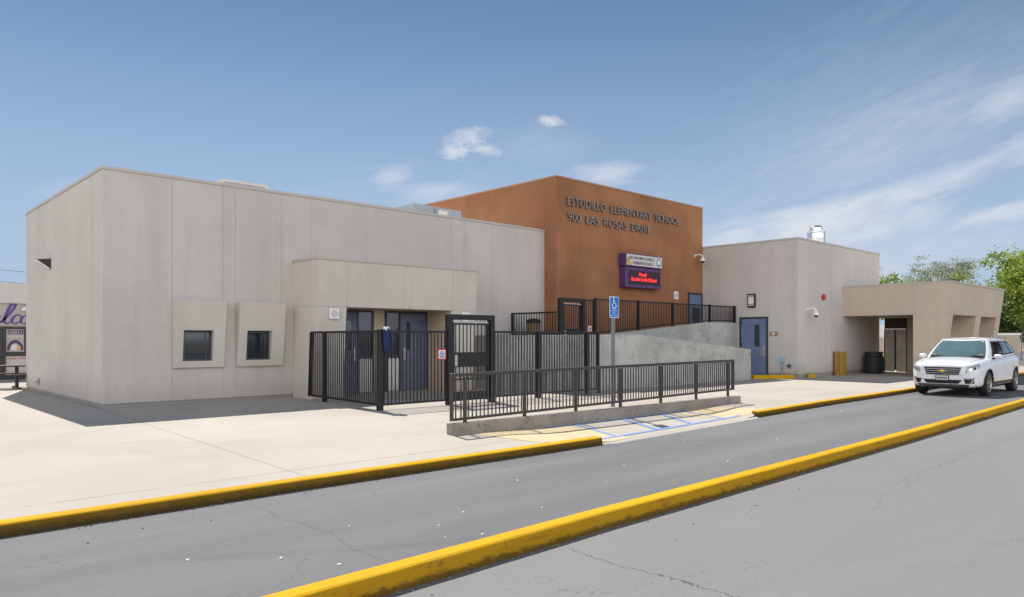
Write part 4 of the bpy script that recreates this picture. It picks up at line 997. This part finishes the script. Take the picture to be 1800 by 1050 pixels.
m = MB(); m.box(3.98, 5.9, 27.55, 28.35, .70, .745); m.build('tabletop', 'plank', pt)
for y in (27.2, 28.45):
    m = MB(); m.box(4.1, 5.8, y, y+.27, .44, .475); m.build('seat', 'plank', pt)
for x in (4.5, 5.5):
    m = MB(); m.box(x-.04, x+.04, 27.87, 28.03, .05, .70); m.box(x-.035, x+.035, 27.25, 28.68, .40, .438); m.box(x-.03, x+.03, 27.3, 28.6, .0, .05); m.build('leg', 'plank', pt)
pw = thing('utility_pole', (8.3, 88.2, 0), 'pair of thin overhead wires and their wooden pole in the far left sky', 'utility pole')
m = MB(); m.cyl((2.5, 92, 0), (2.5, 92, 10.5), .16, .11, 10); m.build('pole', 'brown', pw)
m = MB(); m.box(1.5, 3.5, 91.9, 92.05, 9.4, 9.52); m.build('crossarm', 'brown', pw)
for dz, dy in ((0, 0), (-1.0, 1.5)):
    m = MB(); pts = []
    for i in range(15):
        u = i/14; pts.append((2.5+u*22, 92-u*20+dy, 9.5+dz*1-2.2*u*1.2+1.3*(u-.5)**2*1-.3))
    m.tube(pts, .018, 5); m.build('wire', 'plank', pw)

# ------------------------------------------------------------------ litter
scrap = None
pts = [(676, 762), (1513, 577), (848, 941), (1426, 829), (1646, 790), (1540, 872), (1212, 942), (1340, 928), (1427, 862), (1550, 918), (1135, 1028), (1690, 930), (1760, 497), (1790, 554)]
F_, R_ = Vector((math.cos(R(46.8)), math.sin(R(46.8)), 0)), Vector((math.sin(R(46.8)), -math.cos(R(46.8)), 0))
spots = [(2.05, 5.85), (3.5, 5.9), (2.85, 4.95), (3.9, 5.0), (4.1, 5.35), (4.2, 4.85), (2.6, 5.4), (4.6, 5.6), (5.3, 5.2), (6.1, 6.4), (6.8, 5.6), (7.9, 6.2), (9.2, 5.4), (10.4, 6.9), (11.8, 6.0), (15.8, 7.4), (17.5, 7.3)]
for i, (x, y) in enumerate(spots):
    if i % 4 == 0 or scrap is None:
        m = MB(); n = 7; r = .012+.006*random.random()
        top = [(x+r*(1.7 if k % 2 else 1)*math.cos(k*2*math.pi/n)*random.uniform(.7, 1.2), y+r*math.sin(k*2*math.pi/n)*random.uniform(.7, 1.2), LZ+.008+random.uniform(0, .006)) for k in range(n)]
        m.hexa([(a, b, LZ+.001) for a, b, c in top], top)
        # local origin at the scrap
        m.v = [v-Vector((x, y, LZ)) for v in m.v]
        me_o = m.build('litter_scrap', 'paper'); scrap = me_o
    else:
        me_o = scrap.copy(); COL.objects.link(me_o)
    me_o.location = (x, y, LZ if y > 4.5 else PZ); me_o.rotation_euler = (0, 0, random.uniform(0, 6.28))
    s = random.uniform(.45, 1.0); me_o.scale = (s, s, 1)
    tag(me_o, 'small white scrap of litter lying on the grey asphalt', 'litter', 'white scraps on the asphalt')

M['grit'] = painted('grit', c4(.22, .19, .15), .9, .4, 30)
m = MB()
for i in range(900):
    x = random.choice((random.uniform(0, 9), random.uniform(2, 26))); near = random.random() < .6
    y = (interp(N0, x)-.185-abs(random.gauss(0, .035)) if near else (edgeY(x)-.19-abs(random.gauss(0, .05)))); z = PZ if near else LZ
    if not near and 9.1 < x < 14.9: continue
    if random.random() < .06: y -= random.uniform(0, .8)
    r = random.uniform(.003, .012)
    top = [(x+r*math.cos(k*2.1)*random.uniform(.6, 1), y+r*math.sin(k*2.1)*random.uniform(.6, 1), z+r*random.uniform(.6, 1)) for k in range(3)]
    m.hexa([(x+r*1.3*math.cos(k*2.1), y+r*1.3*math.sin(k*2.1), z+.0005) for k in range(3)], top)
tag(m.build('kerbside_grit', 'grit'), 'dry grit and crumbs gathered along the feet of the yellow kerbs', 'grit', kind='stuff')

# ------------------------------------------------------------------ trees
def leaf_mat(name, c1, c2):
    m, p, t = newmat(name, c1, .55)
    oi = t.n.new('ShaderNodeTexNoise'); oi.inputs['Scale'].default_value = .9; oi.inputs['Detail'].default_value = 3
    t.l.new(t.pos(), oi.inputs['Vector'])
    x = t.mix(t.ramp(oi.outputs[0], .38, .62), c1, c2)
    t.l.new(x, p.inputs['Base Color'])
    tr = t.n.new('ShaderNodeBsdfTranslucent'); t.l.new(x, tr.inputs['Color'])
    ms = t.n.new('ShaderNodeMixShader'); ms.inputs[0].default_value = .5
    out = t.n['Material Output']; t.l.new(p.outputs[0], ms.inputs[1]); t.l.new(tr.outputs[0], ms.inputs[2]); t.l.new(ms.outputs[0], out.inputs['Surface'])
    return m
M['leaf'] = leaf_mat('bright_leaves', c4(.16, .25, .035), c4(.36, .42, .07))
M['leaf_grey'] = leaf_mat('grey_leaves', c4(.27, .31, .22), c4(.34, .37, .27))  # leaf colours paled to stand in for distance haze
M['leaf_dark'] = leaf_mat('dark_leaves', c4(.08, .13, .04), c4(.14, .20, .05))
M['bark'] = painted('bark', c4(.13, .10, .075), .9, .3, 5)
def tree(x, y, h, spread, base, leafm, n_cl, leaf, lab, name='leafy_tree', grp=None, flat=1.0, seed=1, per=60, csz=.75, nbr=9):
    rnd = random.Random(seed)
    o = thing(name, (x, y, 0), lab, 'tree', grp)
    tr = MB(); O = Vector((x, y, 0))
    tips = []
    tr.cyl(O, O+Vector((0, 0, base)), h*.028, h*.02, 10)
    for b in range(nbr):
        a = b*2.399+rnd.uniform(-.3, .3); el_ = rnd.uniform(.25, 1.25); L_ = spread*rnd.uniform(.55, 1.0)
        p = O+Vector((0, 0, base*rnd.uniform(.75, 1.0))); r = h*.012
        end = O+Vector((math.cos(a)*L_*math.cos(el_), math.sin(a)*L_*math.cos(el_), base+(h-base)*(.25+.72*math.sin(el_)*rnd.uniform(.75, 1))))
        for k in range(4):
            q = p.lerp(end, 1/(4-k))+Vector((rnd.uniform(-.2, .2), rnd.uniform(-.2, .2), rnd.uniform(-.05, .25)))*spread*.12
            tr.cyl(p, q, r, r*.7, 6); r *= .7
            for s_ in range(2):
                e2 = q+Vector((rnd.uniform(-1, 1), rnd.uniform(-1, 1), rnd.uniform(-.1, .9)))*spread*.28
                tr.cyl(q, e2, r*.5, r*.2, 4); tips.append(e2)
            p = q
        tips.append(end)
    lm = MB()
    for c in range(n_cl):
        t_ = tips[c % len(tips)]+Vector((rnd.gauss(0, 1), rnd.gauss(0, 1), rnd.gauss(0, .7)))*spread*.10
        s_ = csz*rnd.uniform(.5, 1.2)
        for k in range(int(per*rnd.uniform(.6, 1.3))):
            d = Vector((rnd.gauss(0, 1), rnd.gauss(0, 1), rnd.gauss(0, .7)*flat))
            c0 = t_+d*s_*.55
            if c0.z < base*.6: continue
            u = Vector((rnd.uniform(-1, 1), rnd.uniform(-1, 1), rnd.uniform(-.8, .3))).normalized()*leaf*rnd.uniform(.6, 1.3)
            w_ = u.cross(Vector((rnd.uniform(-1, 1), rnd.uniform(-1, 1), rnd.uniform(-1, 1)))).normalized()*leaf*.42
            lm.poly([c0-u*.5, c0+w_, c0+u*.6, c0-w_])
    me = bpy.data.meshes.new('crown'); me.from_pydata([v-O for v in lm.v], [], lm.f); me.materials.append(M[leafm])
    cr = bpy.data.objects.new('crown', me); COL.objects.link(cr); cr.parent = o
    tr.build('trunk', 'bark', o)
    return o
tree(71, 13.8, 8.7, 4.6, 2.6, 'leaf', 330, .21, 'big bright green tree rising behind the walkway cover at the right edge', seed=3, per=85, csz=.8, nbr=13)
tree(74, 10.5, 7.6, 5.0, 2.4, 'leaf', 260, .21, 'green tree cut off by the right edge of the photo', seed=5, per=85, csz=.85, nbr=11)
tree(73, 19.6, 6.2, 2.6, 2.6, 'leaf', 70, .20, 'thin wispy green tree left of the big bright green tree', seed=9, per=30, csz=.7, nbr=7)
tree(94.5, 27.2, 10.4, 5.2, 6.3, 'leaf_grey', 110, .19, 'grey green spreading tree behind the middle of the walkway cover roof', name='spreading_tree', seed=12, per=60, flat=.5, csz=1.0)
tree(84, 27.4, 7.9, 3.6, 4.5, 'leaf_grey', 80, .24, 'grey green treetop just above the left part of the walkway cover roof', name='spreading_tree', seed=14, per=55, flat=.6, csz=.9)
tree(66, 23.2, 6.6, 2.2, 3.4, 'leaf', 60, .24, 'small bright green treetop beside the right corner of the grey block', seed=17, per=60, csz=.7)
tree(68, 25.6, 8.0, 1.5, 5.5, 'leaf_grey', 9, .2, 'bare twiggy branch tip beside the right edge of the grey block', name='twiggy_tree', seed=19, per=18, csz=.6, nbr=4)
for i, (x, y, h, s, lab) in enumerate(((98, 9, 7, 6, 'dark tree far off at the right edge under the green crowns'), (104, 17, 6.4, 6, 'dark tree far off behind the low tan wall'), (112, 25, 6, 6, 'dark tree far off behind the white board fence'))):
    tree(x, y, h, s, 1.2, 'leaf_dark', 110, .4, lab, seed=30+i, per=60, csz=1.3)
#CAR
# ------------------------------------------------------------------ car (built around its own origin: x back from the nose, y to its right, z up)
def make_car(loc):
    car = thing('parked_car', loc, 'white SUV with a gold bow tie emblem and an open front side window', 'car')
    ORG[car.name] = Vector((0, 0, 0))
    white, p, _ = newmat('white_car_paint', c4(.74, .74, .76), .22); p.inputs['Coat Weight'].default_value = .6; p.inputs['Coat Roughness'].default_value = .05
    M['carwhite'] = white
    M['cladding'], _, _ = newmat('grey_plastic_cladding', c4(.07, .07, .075), .6)
    M['chrome'], _, _ = newmat('chrome', c4(.75, .75, .77), .15, 1)
    M['lamp'], lp, _ = newmat('headlight_glass', c4(.34, .38, .40), .10, .2)
    M['carglass'], _, _ = newmat('tinted_car_glass', c4(.035, .085, .095), .04, 0, .6)
    M['sideglass'], _, _ = newmat('side_car_glass', c4(.10, .12, .14), .05, 0, .9)
    M['alloy'], _, _ = newmat('silver_alloy', c4(.42, .40, .38), .35, .8)
    # lower body: stations (x, half width, z bottom, z shoulder, z top edge, z centre, top inset)
    ST = [(0.00, .60, .36, .80, .86, .88, .70), (.05, .74, .28, .86, .93, .96, .74), (.18, .86, .25, .92, .985, 1.02, .76), (.42, .94, .25, .96, 1.03, 1.075, .78),
          (.80, .975, .25, .99, 1.075, 1.125, .80), (1.20, .99, .24, 1.02, 1.11, 1.165, .83), (1.6, .99, .24, 1.04, 1.13, 1.18, .86), (2.6, .995, .24, 1.06, 1.15, 1.2, .87),
          (3.6, .995, .25, 1.09, 1.18, 1.2, .87), (4.3, .98, .28, 1.12, 1.21, 1.22, .86), (4.66, .94, .32, 1.12, 1.20, 1.21, .82), (4.88, .86, .36, 1.05, 1.15, 1.16, .76), (4.97, .72, .42, .90, 1.0, 1.02, .65)]
    rows = []
    for (x, hw, zb, zs, zt, zc, ti) in ST:
        zm = (zb+zs)/2
        half = [(0, zb), (hw*.78, zb), (hw*.955, zb+.05), (hw*.985, zb+.16), (hw*.985, zm-.04), (hw, zm+.12), (hw*.995, zs-.08), (hw*.965, zs), (hw*(.5+ti/2)*.98, zt-.012), (hw*ti, zt), (hw*ti*.5, zc), (0, zc+.004)]
        full = [(x, -y, z) for y, z in half] + [(x, y, z) for y, z in reversed(half[1:-1])]
        rows.append(full+[full[0]])
    m = MB(); m.grid(rows); m.poly(rows[0][:-1]); m.poly(rows[-1][:-1])
    body = m.build('body', 'carwhite', car, smooth=True, merge=True)
    ss = body.modifiers.new('s', 'SUBSURF'); ss.levels = 2; ss.render_levels = 2
    cutters = []
    for xw in (1.0, 4.02):
        for s in (-1, 1):
            c = MB(); c.cyl((xw, s*.62, .37), (xw, s*1.3, .37), .425, .425, 40); co = c.build('cut', 'dark', None); cutters.append(co)
            b = body.modifiers.new('b', 'BOOLEAN'); b.operation = 'DIFFERENCE'; b.object = co; b.solver = 'EXACT'
    dg = bpy.context.evaluated_depsgraph_get(); dg.update()
    # cutters are in world space at the same place as the body while the car stands at the origin
    car.location = (0, 0, 0); dg.update()
    me = bpy.data.meshes.new_from_object(body.evaluated_get(dg)); body.modifiers.clear(); body.data = me
    for co in cutters: bpy.data.objects.remove(co)
    me.materials.clear(); me.materials.append(M['carwhite']); me.materials.append(M['dark'])
    for pg in me.polygons:
        pg.use_smooth = True; c = pg.center
        for xw in (1.0, 4.02):
            d = math.hypot(c.x-xw, c.z-.37)
            if d < .43 and abs(c.y) < 1.1 and (abs(pg.normal.y) < .3 and d > .40 or abs(c.y) < .66) and d < .428: pg.material_index = 1; pg.use_smooth = False
    bmt = bmesh.new(); bmt.from_mesh(me); bvh = BVHTree.FromBMesh(bmt)
    def hit(o, d):
        h = bvh.ray_cast(Vector(o), Vector(d).normalized()); return h[0]
    def patch(name, corners, mat, par=car, d=(1, 0, 0), off=.006, n=10, mm=6, x0=-.6):
        """bilinear patch given in the (y,z) plane of the nose, projected back onto the body"""
        a, b, c, e = [Vector(q) for q in corners]; rws = []
        dv = Vector(d).normalized()
        for i in range(n+1):
            r_ = []
            for j in range(mm+1):
                u, v = i/n, j/mm
                q = (a.lerp(b, u)).lerp(e.lerp(c, u), v)
                o = Vector((x0, q.x, q.y)) - Vector((0, dv.y, dv.z))*(abs(x0)+.3)/max(dv.x, .2)
                h = hit(o, dv)
                if h is None: h = Vector((.5, q.x, q.y))
                r_.append(h-dv*off)
            rws.append(r_)
        m = MB(); m.grid(rws); return m.build(name, mat, par, smooth=True)
    F = lambda *a, **k: patch(*a, **k)
    # front fascia
    gl = F('grille', [(-.50, .865), (.50, .865), (.43, .65), (-.43, .65)], 'dark', off=.004)
    M['bar'], _, _ = newmat('satin_grille_bar', c4(.42, .42, .44), .3, .8)
    for z, w_ in ((.815, .48), (.755, .46), (.695, .43)):
        F('grille_bar', [(-w_, z+.006), (w_, z+.006), (w_, z-.006), (-w_, z-.006)], 'bar', gl, off=.022, mm=1)
    m = MB()
    xg = hit((-.5, 0, .765), (1, 0, 0)).x-.04
    bt = [(-.125, .775), (-.04, .775), (-.04, .795), (.04, .795), (.04, .775), (.125, .775), (.105, .745), (.04, .745), (.04, .728), (-.04, .728), (-.04, .745), (-.105, .745)]
    m.hexa([(xg, y, z) for y, z in bt], [(xg+.015, y, z) for y, z in bt]); m.build('emblem', 'gold', gl)
    F('lower_grille', [(-.52, .50), (.52, .50), (.42, .385), (-.42, .385)], 'dark', off=.005)
    for s in (-1, 1):
        F('fog_recess', [(s*.56, .52), (s*.80, .53), (s*.80, .40), (s*.60, .39)], 'dark', off=.006)
        F('fog_trim', [(s*.55, .555), (s*.82, .575), (s*.82, .535), (s*.56, .525)], 'chrome', off=.012, mm=2)
        F('fog_trim', [(s*.70, .38), (s*.73, .38), (s*.80, .50), (s*.765, .50)], 'chrome', off=.012, mm=2)
        h = F('headlight', [(s*.52, .865), (s*.90, .985), (s*.925, .85), (s*.50, .70)], 'lamp', d=(1, -s*.35, 0), off=.006)
        F('lamp_eye', [(s*.60, .83), (s*.68, .85), (s*.68, .77), (s*.60, .76)], 'chrome', h, d=(1, -s*.35, 0), off=.010)
        F('lamp_eye', [(s*.73, .87), (s*.79, .88), (s*.79, .81), (s*.73, .80)], 'dark', h, d=(1, -s*.35, 0), off=.010)
    F('fascia_seam', [(-.53, .642), (.53, .642), (.53, .636), (-.53, .636)], 'cladding', off=.004, mm=1)
    F('bonnet_edge', [(-.86, .985), (-.50, .880), (-.50, .874), (-.86, .979)], 'cladding', off=.004, mm=1); F('bonnet_edge', [(.86, .985), (.50, .880), (.50, .874), (.86, .979)], 'cladding', off=.004, mm=1)
    F('bonnet_edge', [(-.50, .880), (.50, .880), (.50, .874), (-.50, .874)], 'cladding', off=.004, mm=1)
    F('bumper_skirt', [(-.84, .37), (.84, .37), (.80, .255), (-.80, .255)], 'cladding', off=.012)
    xp = hit((-.5, 0, .56), (1, 0, 0)).x
    m = MB(); m.box(xp-.035, xp-.005, -.18, .18, .475, .635); pl = m.build('number_plate', 'frame', car)
    m = MB(); m.box(xp-.042, xp-.036, -.16, .16, .49, .62); m.build('plate_face', 'far_fascia', pl)
    m = MB()
    for i in range(7): m.box(xp-.046, xp-.043, -.13+i*.04, -.105+i*.04, .525, .575)
    m.build('plate_characters', 'frame', pl)
    # bonnet shut line, creases and cowl
    for s in (-1, 1):
        rws = []
        for k in range(9):
            x = .30+k*.09; y = s*(.66+.012*k); h = hit((x, y, 2), (0, 0, -1)); rws.append([h+Vector((0, -.006, .002)), h+Vector((0, .006, .002))])
        m = MB(); m.grid(rws); m.build('bonnet_seam', 'cladding', car)
    m = MB(); m.grid([[hit((x, y, 2), (0, 0, -1))+Vector((0, 0, .012)) for y in [-.78+.13*k for k in range(13)]] for x in (1.07, 1.12, 1.17)]); m.build('cowl', 'dark', car)
    # greenhouse
    def ring(t, s):       # t 0 belt .. 1 roof edge; s loop -1..1: front centre=0, right side, rear centre=+-1
        sg = 1 if s >= 0 else -1; s = abs(s)
        bel = [(0, (1.10, 0)), (.13, (1.17, .45)), (.22, (1.34, .82)), (.26, (1.52, .895)), (.5, (3.0, .93)), (.74, (4.42, .87)), (.80, (4.74, .78)), (.9, (4.84, .42)), (1, (4.86, 0))]
        rf = [(0, (1.98, 0)), (.13, (2.01, .40)), (.22, (2.10, .60)), (.26, (2.22, .645)), (.5, (3.2, .69)), (.74, (3.98, .645)), (.80, (4.16, .58)), (.9, (4.24, .35)), (1, (4.26, 0))]
        def ev(tb):
            for a, b in zip(tb, tb[1:]):
                if s <= b[0]+1e-9: k = (s-a[0])/(b[0]-a[0]); return Vector((a[1][0]+(b[1][0]-a[1][0])*k, a[1][1]+(b[1][1]-a[1][1])*k))
            return Vector(tb[-1][1])
        b, r = ev(bel), ev(rf); q = b.lerp(r, t)
        bul = .035*math.sin(math.pi*t)
        zb = 1.10 if s < .2 else 1.10+.12*min(1, (s-.2)/.6)
        zr = 1.665+.03*math.sin(min(1, s*1.2)*math.pi)*(1 if s < .9 else .5)
        y = (q.y+bul*min(1, q.y/.5))*sg
        x = q.x-(bul if s < .2 else (-bul if s > .85 else 0))
        return Vector((x, y, zb+(zr-zb)*t))
    SS = sorted(set([0, .065, .13, .175, .205, .22, .24, .26, .3, .36, .42, .48, .54, .6, .66, .7, .74, .77, .8, .85, .9, .95, 1.0]))
    loop = [-s for s in reversed(SS)][:-1]+SS
    m = MB(); TS = (0, .03, .12, .16, .3, .5, .7, .82, .88, .95, 1)
    k = len(m.v)
    for t in TS: m.v += [ring(t, s) for s in loop]
    nl = len(loop)
    for i in range(len(TS)-1):
        for j_ in range(nl-1):
            sm = abs(loop[j_]+loop[j_+1])/2; tm = (TS[i]+TS[i+1])/2
            if sm < .205 and .03 < tm < .95: continue
            if .30 < sm < .74 and .16 < tm < .82: continue
            m.f.append([k+i*nl+j_, k+i*nl+j_+1, k+(i+1)*nl+j_+1, k+(i+1)*nl+j_])
    # roof
    rr = [ring(1, s) for s in loop]
    top = []
    cx_ = 3.25
    for f in (1, .97, .9, .7, .45, .2, .0):
        top.append([Vector((cx_+(q.x-cx_)*f, q.y*f, q.z+.062*(1-f*f)**.8)) for q in rr])
    m.grid(top); m.build('cabin', 'carwhite', car, smooth=True, merge=True)
    def gpatch(name, s0, s1, t0, t1, mat, par=car, off=.008, n=12, mm=6, t0b=None, t1b=None):
        rws = []
        for i in range(n+1):
            s = s0+(s1-s0)*i/n; k = i/n
            ta = t0+((t0b if t0b is not None else t0)-t0)*k; tb = t1+((t1b if t1b is not None else t1)-t1)*k
            r_ = []
            for j in range(mm+1):
                q = ring(ta+(tb-ta)*j/mm, s); c = Vector((3.1, 0, .9)); r_.append(q+Vector((q.x-c.x if abs(s) < .2 or abs(s) > .85 else 0, q.y, .25)).normalized()*off)
            rws.append(r_)
        m = MB(); m.grid(rws); return m.build(name, mat, par, smooth=True)
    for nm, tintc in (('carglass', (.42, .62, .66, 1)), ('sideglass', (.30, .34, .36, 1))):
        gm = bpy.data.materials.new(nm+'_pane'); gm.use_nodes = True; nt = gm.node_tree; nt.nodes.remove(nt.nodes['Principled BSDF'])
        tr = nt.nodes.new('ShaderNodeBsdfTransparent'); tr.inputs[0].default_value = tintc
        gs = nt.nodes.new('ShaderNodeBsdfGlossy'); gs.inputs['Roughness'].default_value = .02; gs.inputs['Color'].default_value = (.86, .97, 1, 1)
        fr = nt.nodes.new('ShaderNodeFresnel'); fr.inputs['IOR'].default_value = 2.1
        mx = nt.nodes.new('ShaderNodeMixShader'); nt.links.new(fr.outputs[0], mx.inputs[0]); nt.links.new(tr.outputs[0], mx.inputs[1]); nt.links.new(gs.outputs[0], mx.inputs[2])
        df = nt.nodes.new('ShaderNodeBsdfDiffuse'); df.inputs[0].default_value = (.26, .42, .46, 1); m3 = nt.nodes.new('ShaderNodeMixShader'); m3.inputs[0].default_value = .30 if nm == 'carglass' else .12  # diffuse teal share stands in for reflection on the panes
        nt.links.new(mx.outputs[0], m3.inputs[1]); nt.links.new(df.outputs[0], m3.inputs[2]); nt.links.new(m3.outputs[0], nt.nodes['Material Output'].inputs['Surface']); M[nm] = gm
    M['trim'], _, _ = newmat('grey_cabin_trim', c4(.16, .15, .14), .8); M['seatfab'], _, _ = newmat('light_seat_fabric', c4(.28, .26, .23), .9)
    m = MB(); m.hexa([(1.25, -.70, 1.17), (4.6, -.78, 1.22), (4.6, .78, 1.22), (1.25, .70, 1.17)], [(1.27, -.70, 1.205), (4.6, -.78, 1.235), (4.6, .78, 1.235), (1.27, .70, 1.205)]); inn = m.build('cabin_floor', 'dark', car)
    m = MB(); m.hexa([(1.30, -.72, 1.2), (1.95, -.76, 1.22), (1.95, .76, 1.22), (1.30, .72, 1.2)], [(1.42, -.70, 1.235), (1.85, -.72, 1.30), (1.85, .72, 1.30), (1.42, .70, 1.235)]); m.build('dashboard', 'trim', car, .01)
    for (x, y) in ((2.55, -.37), (2.55, .37), (3.45, -.4), (3.45, .4)):
        m = MB(); m.hexa([(x-.05, y-.22, 1.23), (x+.10, y-.22, 1.23), (x+.10, y+.22, 1.23), (x-.05, y+.22, 1.23)], [(x+.05, y-.16, 1.40), (x+.13, y-.16, 1.40), (x+.13, y+.16, 1.40), (x+.05, y+.16, 1.40)]); sb = m.build('seat', 'seatfab', car, .03)
        m = MB(); m.box(x+.05, x+.14, y-.12, y+.12, 1.43, 1.585); m.build('headrest', 'seatfab', sb, .03)
    m = MB(); cw = Vector((2.0, -.37, 1.27))
    for i in range(20):
        a0, a1 = i*2*math.pi/20, (i+1)*2*math.pi/20; q = lambda a_: cw+Vector((-.06*math.sin(a_), .18*math.cos(a_), .17*math.sin(a_)))
        m.cyl(q(a0), q(a1), .014, .014, 6)
    m.build('steering_wheel', 'dark', car)
    m = MB(); m.box(1.98, 2.02, -.09, .09, 1.55, 1.60); m.build('rear_view_mirror', 'dark', car)
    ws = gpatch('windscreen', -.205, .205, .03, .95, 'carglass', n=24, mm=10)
    gpatch('dark_surround', -.212, .212, .0, .035, 'dark', off=.006, n=20, mm=1)
    gpatch('sticker', -.192, -.180, .86, .90, 'paper', ws, off=.012, n=1, mm=1)
    for sg in (-1, 1):
        for (a_, b_) in ((.262, .30), (.435, .452), (.60, .625), (.74, .775)): gpatch('window_pillar', sg*a_, sg*b_, .12, .88, 'dark', off=.010, n=2)
        gpatch('belt_trim', sg*.262, sg*.775, .09, .16, 'dark', off=.010, n=20, mm=1); gpatch('window_header', sg*.262, sg*.775, .82, .88, 'dark', off=.010, n=20, mm=1)
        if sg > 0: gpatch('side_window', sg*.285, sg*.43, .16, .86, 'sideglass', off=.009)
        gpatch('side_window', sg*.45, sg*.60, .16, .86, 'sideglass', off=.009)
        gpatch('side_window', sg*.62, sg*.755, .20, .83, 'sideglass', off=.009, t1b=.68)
        m = MB(); m.tube([(2.35, sg*.66, 1.70), (2.5, sg*.655, 1.745), (3.3, sg*.66, 1.76), (4.0, sg*.63, 1.745), (4.2, sg*.62, 1.70)], .016, 6); m.build('roof_rail', 'greybox', car, smooth=True)
        # mirror
        m = MB(); y0, y1 = sg*.93, sg*1.15
        rws = []
        for i, (f, sc) in enumerate(((0, .45), (.1, .85), (.4, 1.0), (.8, .95), (1.0, .5))):
            y = y0+(y1-y0)*f; rws.append([(1.66+.10*sc*math.cos(a), y, 1.17+.075*sc*math.sin(a)) for a in [k*2*math.pi/12 for k in range(13)]])
        m.grid(rws); m.poly(rws[0][:-1]); m.poly(rws[-1][:-1]); mr = m.build('mirror', 'carwhite', car, smooth=True, merge=True)
        m = MB(); m.box(1.60, 1.72, min(sg*.88, sg*.96), max(sg*.88, sg*.96), 1.09, 1.13); m.build('mirror_foot', 'dark', mr)
        # door seams, handles, sills
        def yb(x, z):
            h = hit((x, sg*2.0, z), (0, -sg, 0)); return h.y if h else sg*.98
        for x0, x1 in ((1.62, 1.60), (2.72, 2.74), (3.72, 3.62)):
            rws = []
            for k in range(9):
                z = .42+(1.04-.42)*k/8; x = x0+(x1-x0)*k/8+(.12*(1-k/3) if x0 > 3.5 and k < 3 else 0)
                y = yb(x, z)+sg*.003; rws.append([(x-.005, y, z), (x+.005, y, z)])
            m = MB(); m.grid(rws); m.build('door_seam', 'cladding', car)
        for x in (2.52, 3.45):
            y = yb(x, .95); m = MB(); m.bar((x-.09, y+sg*.03, .95), (x+.09, y+sg*.03, .955), .025, .03); m.bar((x-.08, y, .95), (x-.08, y+sg*.03, .95), .02); m.bar((x+.08, y, .955), (x+.08, y+sg*.03, .955), .02); m.build('door_handle', 'carwhite', car)
        rws = []
        for k in range(13):
            x = 1.45+(3.58-1.45)*k/12; rws.append([(x, yb(x, z)+sg*.006, z) for z in (.30, .36, .42)])
        m = MB(); m.grid(rws); m.build('sill', 'cladding', car)
        # wheels
        for xw in (1.0, 4.02):
            yo, yi = sg*.965, sg*.73
            w_ = thing('wheel', (0, 0, 0), None, None); w_.parent = car; ORG[w_.name] = Vector((0, 0, 0))
            m = MB(); prof = [(.26, yi), (.35, yi), (.375, yi+sg*.03), (.38, yi+sg*.1), (.38, yo-sg*.06), (.372, yo-sg*.02), (.35, yo), (.27, yo+sg*.004), (.262, yo-sg*.02)]
            n = 36; k0 = 0; rws = []
            for i in range(n+1):
                t = i*2*math.pi/n; rws.append([(xw+r*math.cos(t), y, .382+r*math.sin(t)) for r, y in prof])
            m.grid(rws); m.build('tyre', 'rubber', w_, smooth=True)
            m = MB(); m.cyl((xw, yo-sg*.09, .382), (xw, yo-sg*.075, .382), .255, .255, 32); m.build('wheel_disc', 'dark', w_)
            m = MB()
            for i in range(n):
                t0, t1 = i*2*math.pi/n, (i+1)*2*math.pi/n
                P = lambda r, t, y: (xw+r*math.cos(t), y, .382+r*math.sin(t))
                m.poly([P(.265, t0, yo-sg*.003), P(.265, t1, yo-sg*.003), P(.235, t1, yo-sg*.025), P(.235, t0, yo-sg*.025)])
            for i in range(5):
                t = i*2*math.pi/5+.3
                for dt in (-.16, .16):
                    a = Vector((xw+.05*math.cos(t), yo-sg*.03, .382+.05*math.sin(t))); b = Vector((xw+.245*math.cos(t+dt), yo-sg*.02, .382+.245*math.sin(t+dt))); m.bar(a, b, .035, .03)
            m.cyl((xw, yo-sg*.06, .382), (xw, yo-sg*.01, .382), .065, .055, 16); m.build('rim', 'alloy', w_)
            # wheel arch lip
            rws = []
            for i in range(21):
                t = R(-12+204*i/20); rws.append([(xw+r*math.cos(t), (yb(xw+.47*math.cos(t), .37+.47*math.sin(t)))+sg*.006, .37+r*math.sin(t)) for r in (.424, .452)])
            m = MB(); m.grid(rws); m.build('arch_lip', 'cladding', car)
    m = MB(); m.box(.5, 4.7, -.70, .70, .20, .42); m.build('underbody', 'dark', car)
    # tail lamps
    for s in (-1, 1):
        m = MB(); m.box(4.72, 4.80, min(s*.78, s*.86), max(s*.78, s*.86), .97, 1.13); m.build('tail_light', 'red', car, .02)
    car.location = loc
    return car
make_car((24.22, 7.12, LZ))
